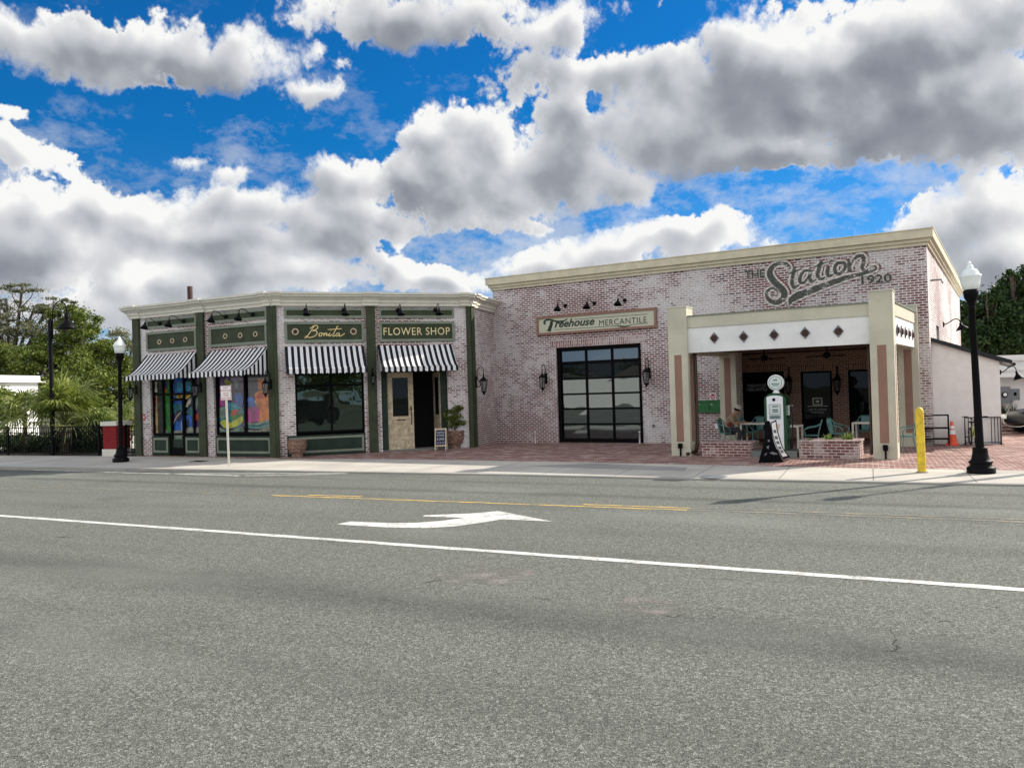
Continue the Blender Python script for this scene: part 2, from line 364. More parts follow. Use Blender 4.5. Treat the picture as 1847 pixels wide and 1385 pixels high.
def brick_mat(name, cols, mortar, wash=.0, washcol=(.60, .57, .57), w_=.215, h_=.0757, mo=.012, rot=0.0, obj=False, patch=.33, mwash=.92):
    m = bpy.data.materials.new(name); m.use_nodes = True; T = NT(m.node_tree); p = T.n['Principled BSDF']
    tc = T.new('ShaderNodeTexCoord'); uv = tc.outputs['Object' if obj else 'UV']
    if rot: uv = T.mapping(uv, rot=(0, 0, rot))
    wob = T.new('ShaderNodeTexNoise'); T.put(wob.inputs['Vector'], uv); wob.inputs['Scale'].default_value = 6
    uvw = T.vmath('ADD', uv, T.vmath('MULTIPLY', T.vmath('SUBTRACT', wob.outputs['Color'], (.5, .5, .5)), (.02, .012, 0)))
    b = T.new('ShaderNodeTexBrick'); T.put(b.inputs['Vector'], uvw); b.inputs['Scale'].default_value = 1
    b.inputs['Color1'].default_value = (0, 0, 0, 1); b.inputs['Color2'].default_value = (1, 1, 1, 1); b.inputs['Mortar'].default_value = (.5, .5, .5, 1)
    b.inputs['Mortar Size'].default_value = mo; b.inputs['Mortar Smooth'].default_value = .25
    b.inputs['Brick Width'].default_value = w_; b.inputs['Row Height'].default_value = h_
    rnd = b.outputs[0]; fac = b.outputs[1]
    n = len(cols); col = T.ramp(rnd, [(i / (n - 1), c) for i, c in enumerate(cols)])
    fine = T.noise(T.mapping(uv, (1, 1.6, 1)), 22, 4, .7)
    col = T.mix(T.mapr(fine, .3, .75, 0, .55), col, tuple(min(1, c * 1.9) for c in cols[n // 2]))
    mcol = T.mix(T.noise(uv, 5, 3), tuple(c * .7 for c in mortar), mortar)
    if wash > 0:
        big = T.noise(T.mapping(uv, (.8, 1, 1)), patch, 3, .6, .3); mid = T.noise(T.mapping(uv, (1.6, 1, 1)), 2.2, 4, .65)
        f2 = T.noise(T.mapping(uv, (1, 1.3, 1)), 13, 5, .75)
        s = T.math('ADD', T.math('MULTIPLY_ADD', big, 3.6, -1.8), T.math('MULTIPLY_ADD', mid, 1.5, -.75))
        s = T.math('ADD', s, T.math('MULTIPLY_ADD', f2, 1.5, -.75)); s = T.math('ADD', s, T.math('MULTIPLY_ADD', rnd, .55, -.27))
        s = T.math('ADD', s, wash - .5)
        k = T.mapr(s, -.25, .5); km = T.mapr(s, -1.0, -.1, .25, 1)
        wc = T.mix(T.noise(uv, 1.1, 4), tuple(c * .82 for c in washcol), tuple(min(1, c * 1.15) for c in washcol))
        wc = T.mix(T.mapr(T.noise(uv, 3.1, 3), .45, .7, 0, .35), wc, (washcol[0] * .86, washcol[1] * .74, washcol[2] * .74))
        col = T.mix(T.math('MULTIPLY', k, T.math('MULTIPLY_ADD', rnd, -.35, .97)), col, wc)
        mcol = T.mix(T.math('MULTIPLY', km, mwash), mcol, tuple(min(1, c * 1.12) for c in washcol))
    fin = T.mix(fac, col, mcol)
    T.l.new(fin, p.inputs['Base Color']); p.inputs['Roughness'].default_value = .88; p.inputs['Specular IOR Level'].default_value = .25
    bp = T.new('ShaderNodeBump'); bp.inputs['Strength'].default_value = .55; bp.inputs['Distance'].default_value = .012
    T.l.new(T.math('ADD', T.math('MULTIPLY', fac, -.8), T.math('MULTIPLY', fine, .6)), bp.inputs['Height']); T.l.new(bp.outputs[0], p.inputs['Normal'])
    return m
def glass_mat(name, tint=(.5, .55, .55), f=.4, wav=.02, fr_=.5, base=(.006, .008, .008)):
    m = bpy.data.materials.new(name); m.use_nodes = True; T = NT(m.node_tree); T.n.clear()
    out = T.new('ShaderNodeOutputMaterial'); d = T.new('ShaderNodeBsdfDiffuse'); d.inputs[0].default_value = c4(base)
    g = T.new('ShaderNodeBsdfGlossy'); g.inputs[0].default_value = c4(tint); g.inputs[1].default_value = .015
    tc = T.new('ShaderNodeTexCoord').outputs['Object']
    b = T.new('ShaderNodeBump'); b.inputs['Strength'].default_value = 1; b.inputs['Distance'].default_value = wav
    T.l.new(T.noise(tc, 1.1, 1, .5), b.inputs['Height']); T.l.new(b.outputs[0], g.inputs['Normal'])
    x = T.new('ShaderNodeMixShader'); fr = T.new('ShaderNodeLayerWeight'); fr.inputs[0].default_value = .3
    T.put(x.inputs[0], T.math('MULTIPLY_ADD', fr.outputs['Fresnel'], fr_, f, clamp=True))
    T.l.new(d.outputs[0], x.inputs[1]); T.l.new(g.outputs[0], x.inputs[2]); T.l.new(x.outputs[0], out.inputs[0]); return m
def paint_on_brick(name, col, wear=.45):
    """old paint on a wall: worn through where the bricks stand proud"""
    m = bpy.data.materials.new(name); m.use_nodes = True; T = NT(m.node_tree); p = T.n['Principled BSDF']; out = T.n['Material Output']
    tc = T.new('ShaderNodeTexCoord').outputs['Object']; uv = T.mapping(tc, rot=(R(-90), 0, 0))
    sp = T.new('ShaderNodeSeparateXYZ'); T.l.new(tc, sp.inputs[0]); cb = T.new('ShaderNodeCombineXYZ'); T.l.new(sp.outputs[0], cb.inputs[0]); T.l.new(sp.outputs[2], cb.inputs[1])
    b = T.new('ShaderNodeTexBrick'); T.put(b.inputs['Vector'], cb.outputs[0]); b.inputs['Scale'].default_value = 1
    b.inputs['Mortar Size'].default_value = .012; b.inputs['Brick Width'].default_value = .215; b.inputs['Row Height'].default_value = .0757
    b.inputs['Color1'].default_value = (0, 0, 0, 1); b.inputs['Color2'].default_value = (1, 1, 1, 1)
    s = T.math('ADD', T.noise(tc, 2.2, 4, .7), T.math('MULTIPLY', T.noise(tc, 20, 3, .7), .7)); s = T.math('ADD', s, T.math('MULTIPLY', b.outputs[0], .15))
    k = T.mapr(s, wear + .42, wear + .25)
    k = T.math('MULTIPLY', k, T.math('MULTIPLY_ADD', b.outputs[1], -.55, 1.0))
    c = T.mix(T.noise(tc, 8, 3), tuple(x * .7 for x in col), tuple(min(1, x * 1.25) for x in col))
    T.l.new(c, p.inputs['Base Color']); p.inputs['Roughness'].default_value = .85
    tr = T.new('ShaderNodeBsdfTransparent'); x = T.new('ShaderNodeMixShader'); T.put(x.inputs[0], k)
    T.l.new(tr.outputs[0], x.inputs[1]); T.l.new(p.outputs[0], x.inputs[2]); T.l.new(x.outputs[0], out.inputs[0]); return m
def stripe_mat(name):
    m = bpy.data.materials.new(name); m.use_nodes = True; T = NT(m.node_tree); p = T.n['Principled BSDF']
    uv = T.new('ShaderNodeTexCoord').outputs['UV']; sx = T.new('ShaderNodeSeparateXYZ'); T.l.new(uv, sx.inputs[0])
    f = T.math('FRACT', T.math('DIVIDE', sx.outputs[0], .196)); k = T.math('GREATER_THAN', f, .5)
    n = T.noise(uv, 3, 4)
    seam = T.math('LESS_THAN', T.math('ABSOLUTE', T.math('SUBTRACT', f, .75)), .03)
    white = T.mix(n, (.62, .63, .66), (.80, .80, .80)); white = T.mix(T.math('MULTIPLY', seam, .25), white, (.3, .3, .33))
    T.l.new(T.mix(k, (.012, .012, .016), white), p.inputs['Base Color']); p.inputs['Roughness'].default_value = .8; p.inputs['Specular IOR Level'].default_value = .15
    return m
def leaf_mat(name, a, b, c, trans=.25):
    m = bpy.data.materials.new(name); m.use_nodes = True; T = NT(m.node_tree); p = T.n['Principled BSDF']; out = T.n['Material Output']
    geo = T.new('ShaderNodeNewGeometry'); tc = T.new('ShaderNodeTexCoord').outputs['Object']
    f = T.math('ADD', T.math('MULTIPLY', geo.outputs['Random Per Island'], .6), T.math('MULTIPLY', T.noise(tc, .8, 3), .5))
    col = T.ramp(f, [(.15, a), (.5, b), (.85, c)])
    T.l.new(col, p.inputs['Base Color']); p.inputs['Roughness'].default_value = .55; p.inputs['Specular IOR Level'].default_value = .3
    tl = T.new('ShaderNodeBsdfTranslucent'); T.l.new(T.mix(1.0, col, (1.3, 1.5, .7), 'MULTIPLY'), tl.inputs[0])
    x = T.new('ShaderNodeMixShader'); x.inputs[0].default_value = trans
    T.l.new(p.outputs[0], x.inputs[1]); T.l.new(tl.outputs[0], x.inputs[2]); T.l.new(x.outputs[0], out.inputs[0]); return m
def asphalt_mat():
    m = bpy.data.materials.new('asphalt'); m.use_nodes = True; T = NT(m.node_tree); p = T.n['Principled BSDF']
    tc = T.new('ShaderNodeTexCoord').outputs['Object']; rd = T.mapping(tc, rot=(0, 0, R(25.5)))
    v1 = T.new('ShaderNodeTexVoronoi'); T.put(v1.inputs['Vector'], tc); v1.inputs['Scale'].default_value = 115
    v2 = T.new('ShaderNodeTexVoronoi'); T.put(v2.inputs['Vector'], tc); v2.inputs['Scale'].default_value = 55
    sc = T.new('ShaderNodeSeparateColor'); T.l.new(v1.outputs['Color'], sc.inputs[0]); sc2 = T.new('ShaderNodeSeparateColor'); T.l.new(v2.outputs['Color'], sc2.inputs[0])
    g = T.math('ADD', T.math('MULTIPLY', sc.outputs[0], .55), T.math('MULTIPLY', sc2.outputs[0], .45))
    g = T.math('ADD', T.math('MULTIPLY', g, .62), T.math('MULTIPLY', T.noise(tc, 150, 2, .6), .38))
    col = T.ramp(g, [(.16, (.034, .036, .033)), (.42, (.108, .113, .099)), (.62, (.168, .175, .152)), (.88, (.42, .435, .385))])
    big = T.noise(T.mapping(rd, (.12, .8, 1)), .9, 4, .6); blot = T.noise(tc, .5, 4, .6)
    wt = T.new('ShaderNodeSeparateXYZ'); T.put(wt.inputs[0], rd)
    # wheel paths: darker bands along the lanes
    def band(y, wd, amt):
        d = T.math('ABSOLUTE', T.math('SUBTRACT', T.math('ADD', wt.outputs[1], T.math('MULTIPLY', big, .5)), y)); return T.mapr(d, 0, wd, amt, 0)
    dk = T.math('ADD', band(14.7, .35, .42), band(16.3, .35, .30)); dk = T.math('ADD', dk, band(6.9, .85, .42)); dk = T.math('ADD', dk, band(4.9, .6, .2)); dk = T.math('ADD', dk, band(11.0, .5, .08))
    dk = T.math('ADD', dk, T.mapr(big, .5, .75, 0, .25)); dk = T.math('ADD', dk, T.mapr(blot, .56, .75, 0, .25))
    col = T.mix(T.math('MINIMUM', dk, .7), col, (.05, .052, .05), 'MIX')
    lt = T.mapr(T.noise(T.mapping(rd, (.35, 1, 1)), .55, 3, .5), .5, .75, 0, .28)
    col = T.mix(lt, col, (.27, .285, .245))
    T.l.new(col, p.inputs['Base Color']); p.inputs['Roughness'].default_value = .9; p.inputs['Specular IOR Level'].default_value = .2
    b = T.new('ShaderNodeBump'); b.inputs['Strength'].default_value = .8; b.inputs['Distance'].default_value = .006
    T.l.new(T.math('ADD', v1.outputs['Distance'], T.math('MULTIPLY', g, .8)), b.inputs['Height']); T.l.new(b.outputs[0], p.inputs['Normal']); return m
def concrete_mat(name, col, joints=None, rot=0):
    m = bpy.data.materials.new(name); m.use_nodes = True; T = NT(m.node_tree); p = T.n['Principled BSDF']
    tc = T.new('ShaderNodeTexCoord').outputs['Object']
    c = T.mix(T.mapr(T.noise(tc, .7, 5, .65), .3, .7), tuple(x * .84 for x in col), tuple(min(1, x * 1.08) for x in col))
    c = T.mix(T.mapr(T.noise(tc, 45, 3, .7), .55, .8, 0, .35), c, tuple(x * .6 for x in col))
    if joints:
        b = T.new('ShaderNodeTexBrick', offset=0.0); T.put(b.inputs['Vector'], T.mapping(tc, rot=(0, 0, rot))); b.inputs['Scale'].default_value = 1
        b.inputs['Brick Width'].default_value = joints[0]; b.inputs['Row Height'].default_value = joints[1]; b.inputs['Mortar Size'].default_value = .014
        b.inputs['Color1'].default_value = (0, 0, 0, 1); b.inputs['Color2'].default_value = (1, 1, 1, 1); b.inputs['Mortar'].default_value = (.5, .5, .5, 1)
        c = T.mix(T.math('MULTIPLY', b.outputs[0], .12), c, tuple(x * .55 for x in col))
        c = T.mix(T.math('MULTIPLY', b.outputs[1], .75), c, tuple(x * .3 for x in col))
    T.l.new(c, p.inputs['Base Color']); p.inputs['Roughness'].default_value = .85; p.inputs['Specular IOR Level'].default_value = .2; return m

M = {}
M['asphalt'] = asphalt_mat()
M['concrete'] = concrete_mat('concrete', (.48, .45, .40), (1.8, 1.75), R(24))
M['kerb'] = concrete_mat('kerb_concrete', (.33, .32, .29)); M['grey_concrete'] = concrete_mat('grey_concrete', (.17, .18, .17))
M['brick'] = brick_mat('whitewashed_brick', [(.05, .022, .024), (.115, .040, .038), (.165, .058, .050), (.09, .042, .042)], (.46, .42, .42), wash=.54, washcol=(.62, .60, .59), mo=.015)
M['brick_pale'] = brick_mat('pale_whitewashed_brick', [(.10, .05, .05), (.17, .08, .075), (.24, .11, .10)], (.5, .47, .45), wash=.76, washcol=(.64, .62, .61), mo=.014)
M['brick_red'] = brick_mat('warm_red_brick', [(.13, .045, .03), (.22, .085, .055), (.30, .13, .08), (.17, .06, .04)], (.50, .42, .33), mo=.016)
M['planter_brick'] = brick_mat('planter_brick', [(.07, .025, .025), (.15, .055, .05), (.23, .12, .10)], (.40, .36, .33), wash=.36, washcol=(.50, .44, .41), patch=1.2)
M['soldier'] = brick_mat('soldier_brick', [(.10, .04, .04), (.2, .08, .07), (.30, .16, .14)], (.46, .43, .42), wash=.5, washcol=(.52, .48, .47), w_=.30, h_=.0757, mo=.015)
M['soldier_red'] = brick_mat('soldier_red_brick', [(.14, .05, .03), (.24, .09, .055), (.30, .12, .07)], (.52, .44, .34), w_=.30, h_=.0757, mo=.016)
M['paving'] = brick_mat('brick_paving', [(.050, .017, .015), (.105, .036, .029), (.17, .068, .054), (.26, .14, .12)], (.16, .12, .10), wash=.22, washcol=(.46, .36, .32), w_=.23, h_=.115, mo=.014, rot=R(24), obj=True, patch=2.2)
M['pier_red'] = brick_mat('painted_red_brick', [(.16, .012, .014), (.21, .016, .018), (.26, .022, .022)], (.12, .01, .012), mo=.012)
M['green'] = mat('dark_green_paint', (.040, .050, .027), .6, bump=.1, var=.18, spec=.2)
M['sage'] = mat('sage_green_trim', (.175, .205, .155), .55, var=.08)
M['base_green'] = mat('storefront_green', (.018, .032, .022), .6, var=.18, spec=.2)
M['cream'] = mat('cream_cornice_stucco', (.60, .58, .50), .7, bump=.15, bs=60, var=.05)
M['yellowcream'] = mat('yellow_cream_stucco', (.58, .53, .385), .75, bump=.15, bs=60, var=.09)
M['column'] = mat('khaki_cream_stucco', (.50, .48, .375), .8, bump=.3, bs=70, var=.09, vs=1.3)
M['white_stucco'] = mat('white_stucco', (.70, .71, .69), .8, bump=.2, bs=70, var=.07, vs=1.3)
M['brown'] = mat('pinkish_brown_panel', (.255, .145, .105), .75, var=.06)
M['black'] = mat('black_metal', (.004, .004, .005), .5, 0, var=.1, spec=.08)
M['soft_black'] = mat('matt_black', (.004, .004, .005), .6, spec=.05)
M['dark'] = mat('dark_interior', (.004, .004, .004), .9)
M['stripe'] = stripe_mat('striped_canvas')
M['gold'] = mat('gold_lettering', (.72, .58, .27), .45, .1)
M['palegold'] = mat('pale_gold_lettering', (.70, .60, .32), .5)
M['glass'] = glass_mat('storefront_glass', (.36, .48, .40), .16, .008)
M['glass_blue'] = glass_mat('garage_glass', (.52, .60, .62), .23, .003)
M['dark_glass'] = glass_mat('porch_glass', (.25, .27, .27), .05, .004, .08)
M['door_wood'] = mat('worn_antique_wood', (.46, .38, .26), .7, var=.3, vs=9, bump=.4, bs=30)
M['wood_trim'] = mat('pale_worn_wood', (.50, .41, .29), .7, var=.2, vs=12)
M['dark_wood'] = mat('red_brown_ceiling_boards', (.085, .03, .018), .6, var=.3, vs=6)
M['yellow'] = mat('yellow_bollard_paint', (.66, .46, .03), .5, var=.22, vs=7, bump=.2, bs=30)
M['lamp_glass'] = mat('frosted_white_globe', (.80, .84, .82), .25, var=.05)
M['teal'] = mat('teal_painted_metal', (.10, .24, .23), .45, var=.15)
M['white_metal'] = mat('off_white_metal', (.62, .60, .53), .5, var=.05)
M['white'] = mat('white_paint', (.78, .78, .76), .5, var=.04)
M['pump_white'] = mat('enamel_white', (.76, .78, .80), .25, coat=.4, var=.02)
M['pump_green'] = mat('enamel_dark_green', (.006, .055, .018), .22, coat=.5, var=.1)
M['mint'] = mat('pale_mint_glass', (.55, .63, .60), .2)
M['mail_green'] = mat('bright_green_enamel', (.008, .115, .02), .35)
M['red'] = mat('red_enamel', (.42, .02, .03), .4)
M['orange'] = mat('orange_plastic', (.75, .09, .03), .5)
def worn_line(name, col, wear):
    m = mat(name, col, .85, var=.12, vs=14); T = NT(m.node_tree); p = T.n['Principled BSDF']; tc = T.new('ShaderNodeTexCoord').outputs['Object']
    src = p.inputs['Base Color'].links[0].from_socket
    a = T.math('ADD', T.math('MULTIPLY', T.noise(tc, 70, 3, .7), .6), T.math('MULTIPLY', T.noise(tc, 3.5, 4, .7), .55))
    v = T.new('ShaderNodeTexVoronoi', feature='DISTANCE_TO_EDGE'); T.put(v.inputs['Vector'], tc); v.inputs['Scale'].default_value = 3.2
    k = T.math('MAXIMUM', T.mapr(a, wear, wear + .10), T.math('MULTIPLY', T.mapr(v.outputs[0], 0, .02, 1, 0), .75))
    T.l.new(T.mix(k, src, (.15, .155, .14)), p.inputs['Base Color']); return m
M['line_white'] = worn_line('road_line_white', (.58, .58, .55), .60)
M['line_yellow'] = worn_line('road_line_yellow', (.55, .37, .09), .57)
M['faint_yellow'] = worn_line('worn_line_yellow', (.34, .26, .13), .48)
M['sign_cream'] = mat('cream_sign_board', (.52, .52, .40), .6, var=.04)
M['sign_green'] = mat('very_dark_green_lettering', (.010, .030, .018), .5)
M['rust'] = mat('rusty_iron', (.06, .028, .022), .85, var=.4, vs=9)
M['copper'] = mat('brown_downspout', (.055, .028, .018), .45, .2)
M['terracotta'] = mat('carved_terracotta', (.20, .12, .09), .9, var=.55, vs=14, bump=1, bs=16)
M['grey_steel'] = mat('grey_utility_enamel', (.16, .17, .18), .5, var=.06)
M['stucco_pink'] = mat('off_white_wall_stucco', (.80, .775, .74), .85, bump=.25, bs=40, var=.05)
M['roof_black'] = mat('black_metal_roof', (.018, .020, .022), .35, .3)
M['bark'] = mat('grey_brown_bark', (.085, .065, .05), .9, var=.4, vs=6, bump=.8, bs=8)
M['khaki'] = mat('khaki_shirt_cotton', (.24, .19, .13), .9); M['skin'] = mat('skin', (.32, .17, .11), .5, var=.05)
M['denim'] = mat('dark_trousers', (.03, .035, .045), .9); M['redcloth'] = mat('dark_red_print', (.19, .035, .035), .9)
M['cap'] = mat('pale_cap_cotton', (.50, .46, .40), .9); M['rubber'] = mat('black_rubber', (.01, .01, .01), .8)
M['car_paint'] = mat('black_car_paint', (.004, .004, .005), .3, coat=.25, var=0, spec=.2)
M['chrome'] = mat('chrome', (.6, .6, .6), .12, 1.0, var=0)
M['soil'] = mat('dark_mulch', (.03, .022, .015), .95, var=.4, vs=9, bump=1, bs=20)
M['ground'] = mat('dry_grass_and_dirt', (.10, .105, .06), .95, var=.35, vs=.6, bump=.5, bs=5)
M['pale_lot'] = mat('pale_concrete_lot', (.42, .40, .36), .9, var=.15, vs=.7)
M['leaf_a'] = leaf_mat('oak_leaf', (.022, .042, .006), (.080, .115, .016), (.19, .21, .04))
M['leaf_moss'] = leaf_mat('mossy_oak_leaf', (.05, .055, .03), (.11, .12, .07), (.20, .20, .13))
M['leaf_pale'] = leaf_mat('pale_tree_leaf', (.07, .07, .035), (.13, .13, .06), (.21, .19, .10))
M['leaf_dark'] = leaf_mat('dark_leaf', (.008, .022, .006), (.020, .045, .010), (.05, .09, .02), .15)
M['leaf_palm'] = leaf_mat('palm_frond', (.035, .06, .012), (.13, .165, .035), (.36, .37, .13), .25)  # lightest stop paints bright glints into the frond colour
M['leaf_plant'] = leaf_mat('planter_leaf', (.05, .10, .02), (.12, .18, .05), (.25, .30, .10), .2)

# ------------------------------------------------------------------ the setting: ground, road, pavements
A, P2, B, C, E_, F_ = (-14.2, 30.2), (-11.0, 28.55), (-8.0, 27.1), (-1.5, 29.1), (-.66, 31.8), (12.5, 24.0)
GB = (22.4, 40.0)
FA, FB, FC, FS, FR = Frame(A, B), Frame(B, C), Frame(C, E_), Frame(E_, F_), Frame(F_, GB)
ZR = -0.04
mb = MB(); mb.sheet([(-400, -300), (400, -300), (400, 900), (-400, 900)], -.16); tag(mb.build('ground', M['ground']), kind='structure')
KERB = [(-60, 45.6), (-17.0, 26.75), (-10.8, 24.05), (-6.4, 22.15), (0, 19.3), (4.0, 17.3), (9.3, 14.85), (60, -7.3)]
KZ = [-.12, -.12, -.11, -.05, -.04, -.04, -.04, -.04]
kd = Vector((.9187, -.395)); kn = Vector((-.395, -.9187))
mb = MB()
r0 = [(p[0], p[1], z) for p, z in zip(KERB, KZ)]; r1 = [(p[0] + kn.x * .7, p[1] + kn.y * .7, min(ZR, z * .6 - .02)) for p, z in zip(KERB, KZ)]
r1 = [(a, b, ZR) for a, b, c in r1]
r2 = [(p[0] + kn.x * 60, p[1] + kn.y * 60, ZR) for p in KERB]
mb.grid([r2, r1, r0]); tag(mb.build('road', M['asphalt']), kind='structure')
inn = [(p[0] - kn.x * .16, p[1] - kn.y * .16) for p in KERB]
mb = MB(); mb.grid([[(p[0], p[1], -.2) for p in KERB], [(p[0], p[1], -.008) for p in KERB], [(p[0], p[1], 0.0) for p in [(q[0] - kn.x * .015, q[1] - kn.y * .015) for q in KERB]], [(p[0], p[1], 0.0) for p in inn]])
tag(mb.build('kerb', M['kerb']), kind='structure')
SW = [(-60, 48.5), (-22, 33.2), (-15.4, 30.4), (-14.0, 29.75), (-10.95, 28.2), (-8.0, 26.5), (-5, 25.4), (-1.43, 23.75), (1.6, 22.1), (4.1, 20.6), (7.7, 18.5), (10.8, 16.95), (60, -5.0)]
mb = MB(); mb.sheet(inn + SW[::-1], 0.0); tag(mb.build('sidewalk', M['concrete']), kind='structure')
mb = MB(); mb.sheet(SW[3:] + [(60, 60), (-14.0, 60)], 0.0)
tag(mb.build('brick_pavement', M['paving']), kind='structure')
mb = MB(); mb.grid([[(p[0] + kn.x * .62, p[1] + kn.y * .62, z_) for p, z_ in zip(KERB[:3], (-.040, -.040, -.040))], [(p[0] + kn.x * .02, p[1] + kn.y * .02, z_ + .006) for p, z_ in zip(KERB[:3], KZ[:3])]]); mb.face([(KERB[2][0] + kn.x * .62, KERB[2][1] + kn.y * .62, -.039), (KERB[2][0] + kn.x * .02, KERB[2][1] + kn.y * .02, KZ[2] + .006), (KERB[2][0] + kd.x * 2.6 + kn.x * .12, KERB[2][1] + kd.y * 2.6 + kn.y * .12, -.052)][::-1]); tag(mb.build('gutter', mat('shaded_damp_gutter', (.05, .055, .055), .6, var=.3, vs=2)), kind='structure')  # dark strip puts the gutter's shade, along with damp, into its colour
# asphalt-coloured apron patch and utility lids
mb = MB(); mb.sheet([G(950, 840), G(1075, 836), G(1240, 843), G(1235, 849), G(1120, 846)], .004)
tag(mb.build('pavement_patch', concrete_mat('dark_concrete_patch', (.30, .29, .27))), kind='structure')
LOTZ = -.02
mb = MB(); mb.sheet([(-60, 48.6), (-22, 33.3), (-15.4, 30.5), (-14.0, 29.85), (-14.0, 60), (-60, 90)], LOTZ); tag(mb.build('yard_ground', M['soil']), kind='structure')
mb = MB(); mb.sheet([(-40, 40.6), (-14.3, 34.5), (-14.3, 44), (-45, 60)], LOTZ + .005); tag(mb.build('yard_path', M['pale_lot']), kind='structure')
# road markings
def rp(px, py): return G(px, py, ZR + .004)
def strip(name, a, b, wd, m, z=0.0, dash=None):
    a, b = Vector(a), Vector(b); d = (b - a).normalized(); n = Vector((-d.y, d.x)) * wd / 2
    mb = MB(); mb.face([(*(a - n), ZR + .004 + z), (*(b - n), ZR + .004 + z), (*(b + n), ZR + .004 + z), (*(a + n), ZR + .004 + z)])
    return tag(mb.build(name, m), kind='structure')
p, q = Vector(rp(0, 929.5)), Vector(rp(1847, 1063)); d = (q - p).normalized()
def rough_strip(name, a, b, wd, m, step=.25, amp=.012, gap=0, z=0.0):
    a, b = Vector(a), Vector(b); L = (b - a).length; d = (b - a) / L; n = Vector((-d.y, d.x)); k = int(L / step); lo, hi = [], []
    for i in range(k + 1):
        p = a + d * (L * i / k); e = p - n * (wd / 2 + random.uniform(-amp, amp)); f = p + n * (wd / 2 + random.uniform(-amp, amp))
        lo.append((e.x, e.y, ZR + .004 + z)); hi.append((f.x, f.y, ZR + .004 + z))
    mb = MB(); mb.grid([lo, hi]); return tag(mb.build(name, m), kind='structure')
rough_strip('lane_line', p - d * 60, q + d * 60, .15, M['line_white'])
yd = (Vector(rp(1240, 919.5)) - Vector(rp(490, 893))).normalized(); yn = Vector((-yd.y, yd.x))
y0, y1, ym = Vector(rp(490, 893)), Vector(rp(1240, 919.5)), Vector(rp(640, 898))
rough_strip('centre_line', y0, y1, .10, M['line_yellow'], amp=.02)
rough_strip('centre_line', y0 + yd * .8 + yn * .22, ym + yn * .22, .09, M['line_yellow'], amp=.03)
rough_strip('centre_line', y1 - yd * 1.9 + yn * .22, y1 + yn * .22, .10, M['line_yellow'], amp=.02)
rough_strip('worn_centre_line', y1 + yd * .05, y1 + yd * 30, .08, M['faint_yellow'], amp=.03)
rough_strip('worn_centre_line', y1 + yd * .05 + yn * .22, y1 + yd * 30 + yn * .22, .07, M['faint_yellow'], amp=.03)
rough_strip('worn_centre_line', y0 - yd * 30, y0 - yd * .1, .06, M['faint_yellow'], amp=.025)
mb = MB(); AR = [(607, 945), (632, 940), (700, 942.8), (750, 942.5), (795, 939), (838, 933.5), (762, 931), (766, 928.8), (840, 926), (900, 921.5), (996, 940), (905, 936), (870, 942), (820, 949), (770, 952), (700, 951), (650, 948)]
mb.sheet([rp(*a) for a in AR], ZR + .004); tag(mb.build('turn_arrow', M['line_white']), kind='structure')
for a, b in (((60, 847.5), (440, 858)), ((425, 858.2), (628, 854)), ((300, 854.5), (625, 853))):
    rough_strip('parking_line', rp(*a), rp(*b), .09, M['line_white'], amp=.02)
x, y = G(563 / 4.074 * 0 + 358, 832); mb = MB(); mb.X = Matrix.Translation((x, y, 0)) @ Matrix.Rotation(R(-20), 4, 'Z'); mb.box(-.22, .22, -.15, .15, .001, .012); mb.ring(-.25, .25, 0, 0.012, .004, -.18, .18)
tag(mb.build('drain_cover', M['soft_black']), 'small dark drain cover set in the sidewalk left of the no parking post', 'drain cover')
x, y = G(1288, 860.5); mb = MB(); mb.lathe([(.30, 0.0), (.30, .01), (.26, .014)], 20, (x, y)); tag(mb.build('manhole_lid', M['grey_steel']), 'flat round lid in the sidewalk near the road edge below the curved sign', 'manhole lid')

# ------------------------------------------------------------------ large structure
def cornice(mb, path, prof, add=0.0, dz=0.0):
    """run a moulding profile (out, z) along a plan line, mitred, street on the right hand"""
    P = [Vector(p) for p in path]; n = len(P); nr = []
    for i in range(n):
        ns = []
        if i > 0: v = (P[i] - P[i - 1]).normalized(); ns.append(Vector((v.y, -v.x)))
        if i < n - 1: v = (P[i + 1] - P[i]).normalized(); ns.append(Vector((v.y, -v.x)))
        if len(ns) == 1: nr.append(ns[0])
        else: a = (ns[0] + ns[1]).normalized(); nr.append(a / max(.3, a.dot(ns[0])))
    for j in range(len(prof) - 1):
        (o0, z0), (o1, z1) = prof[j], prof[j + 1]
        for i in range(n - 1):
            q = lambda k, o, z: (P[k].x + nr[k].x * (o + add), P[k].y + nr[k].y * (o + add), z + dz)
            mb.face([q(i, o0, z0), q(i + 1, o0, z0), q(i + 1, o1, z1), q(i, o1, z1)])
    for k, s in ((0, 1), (n - 1, -1)):
        r = [(P[k].x + nr[k].x * (o + add), P[k].y + nr[k].y * (o + add), z + dz) for o, z in prof] + [(P[k].x, P[k].y, prof[-1][1] + dz), (P[k].x, P[k].y, prof[0][1] + dz)]
        mb.face(r[::s])
def part(F, name, mats, parent, fn, label=None, kind=None):
    mb = MB(); fn(mb); o = mb.build(name, mats, parent, F.mat() if F else None)
    if label: o['label'] = label
    if kind: o['kind'] = kind
    return o
LP = [(0, 5.10), (.09, 5.10), (.09, 5.19), (.13, 5.21), (.14, 5.29), (.22, 5.37), (.29, 5.41), (.29, 5.47), (.34, 5.48), (.34, 5.55), (0, 5.57)]
SP = [(0, 5.98), (.06, 5.98), (.06, 6.07), (.12, 6.08), (.12, 6.17), (.20, 6.19), (.20, 6.43), (.22, 6.44), (.22, 6.47), (0, 6.48)]
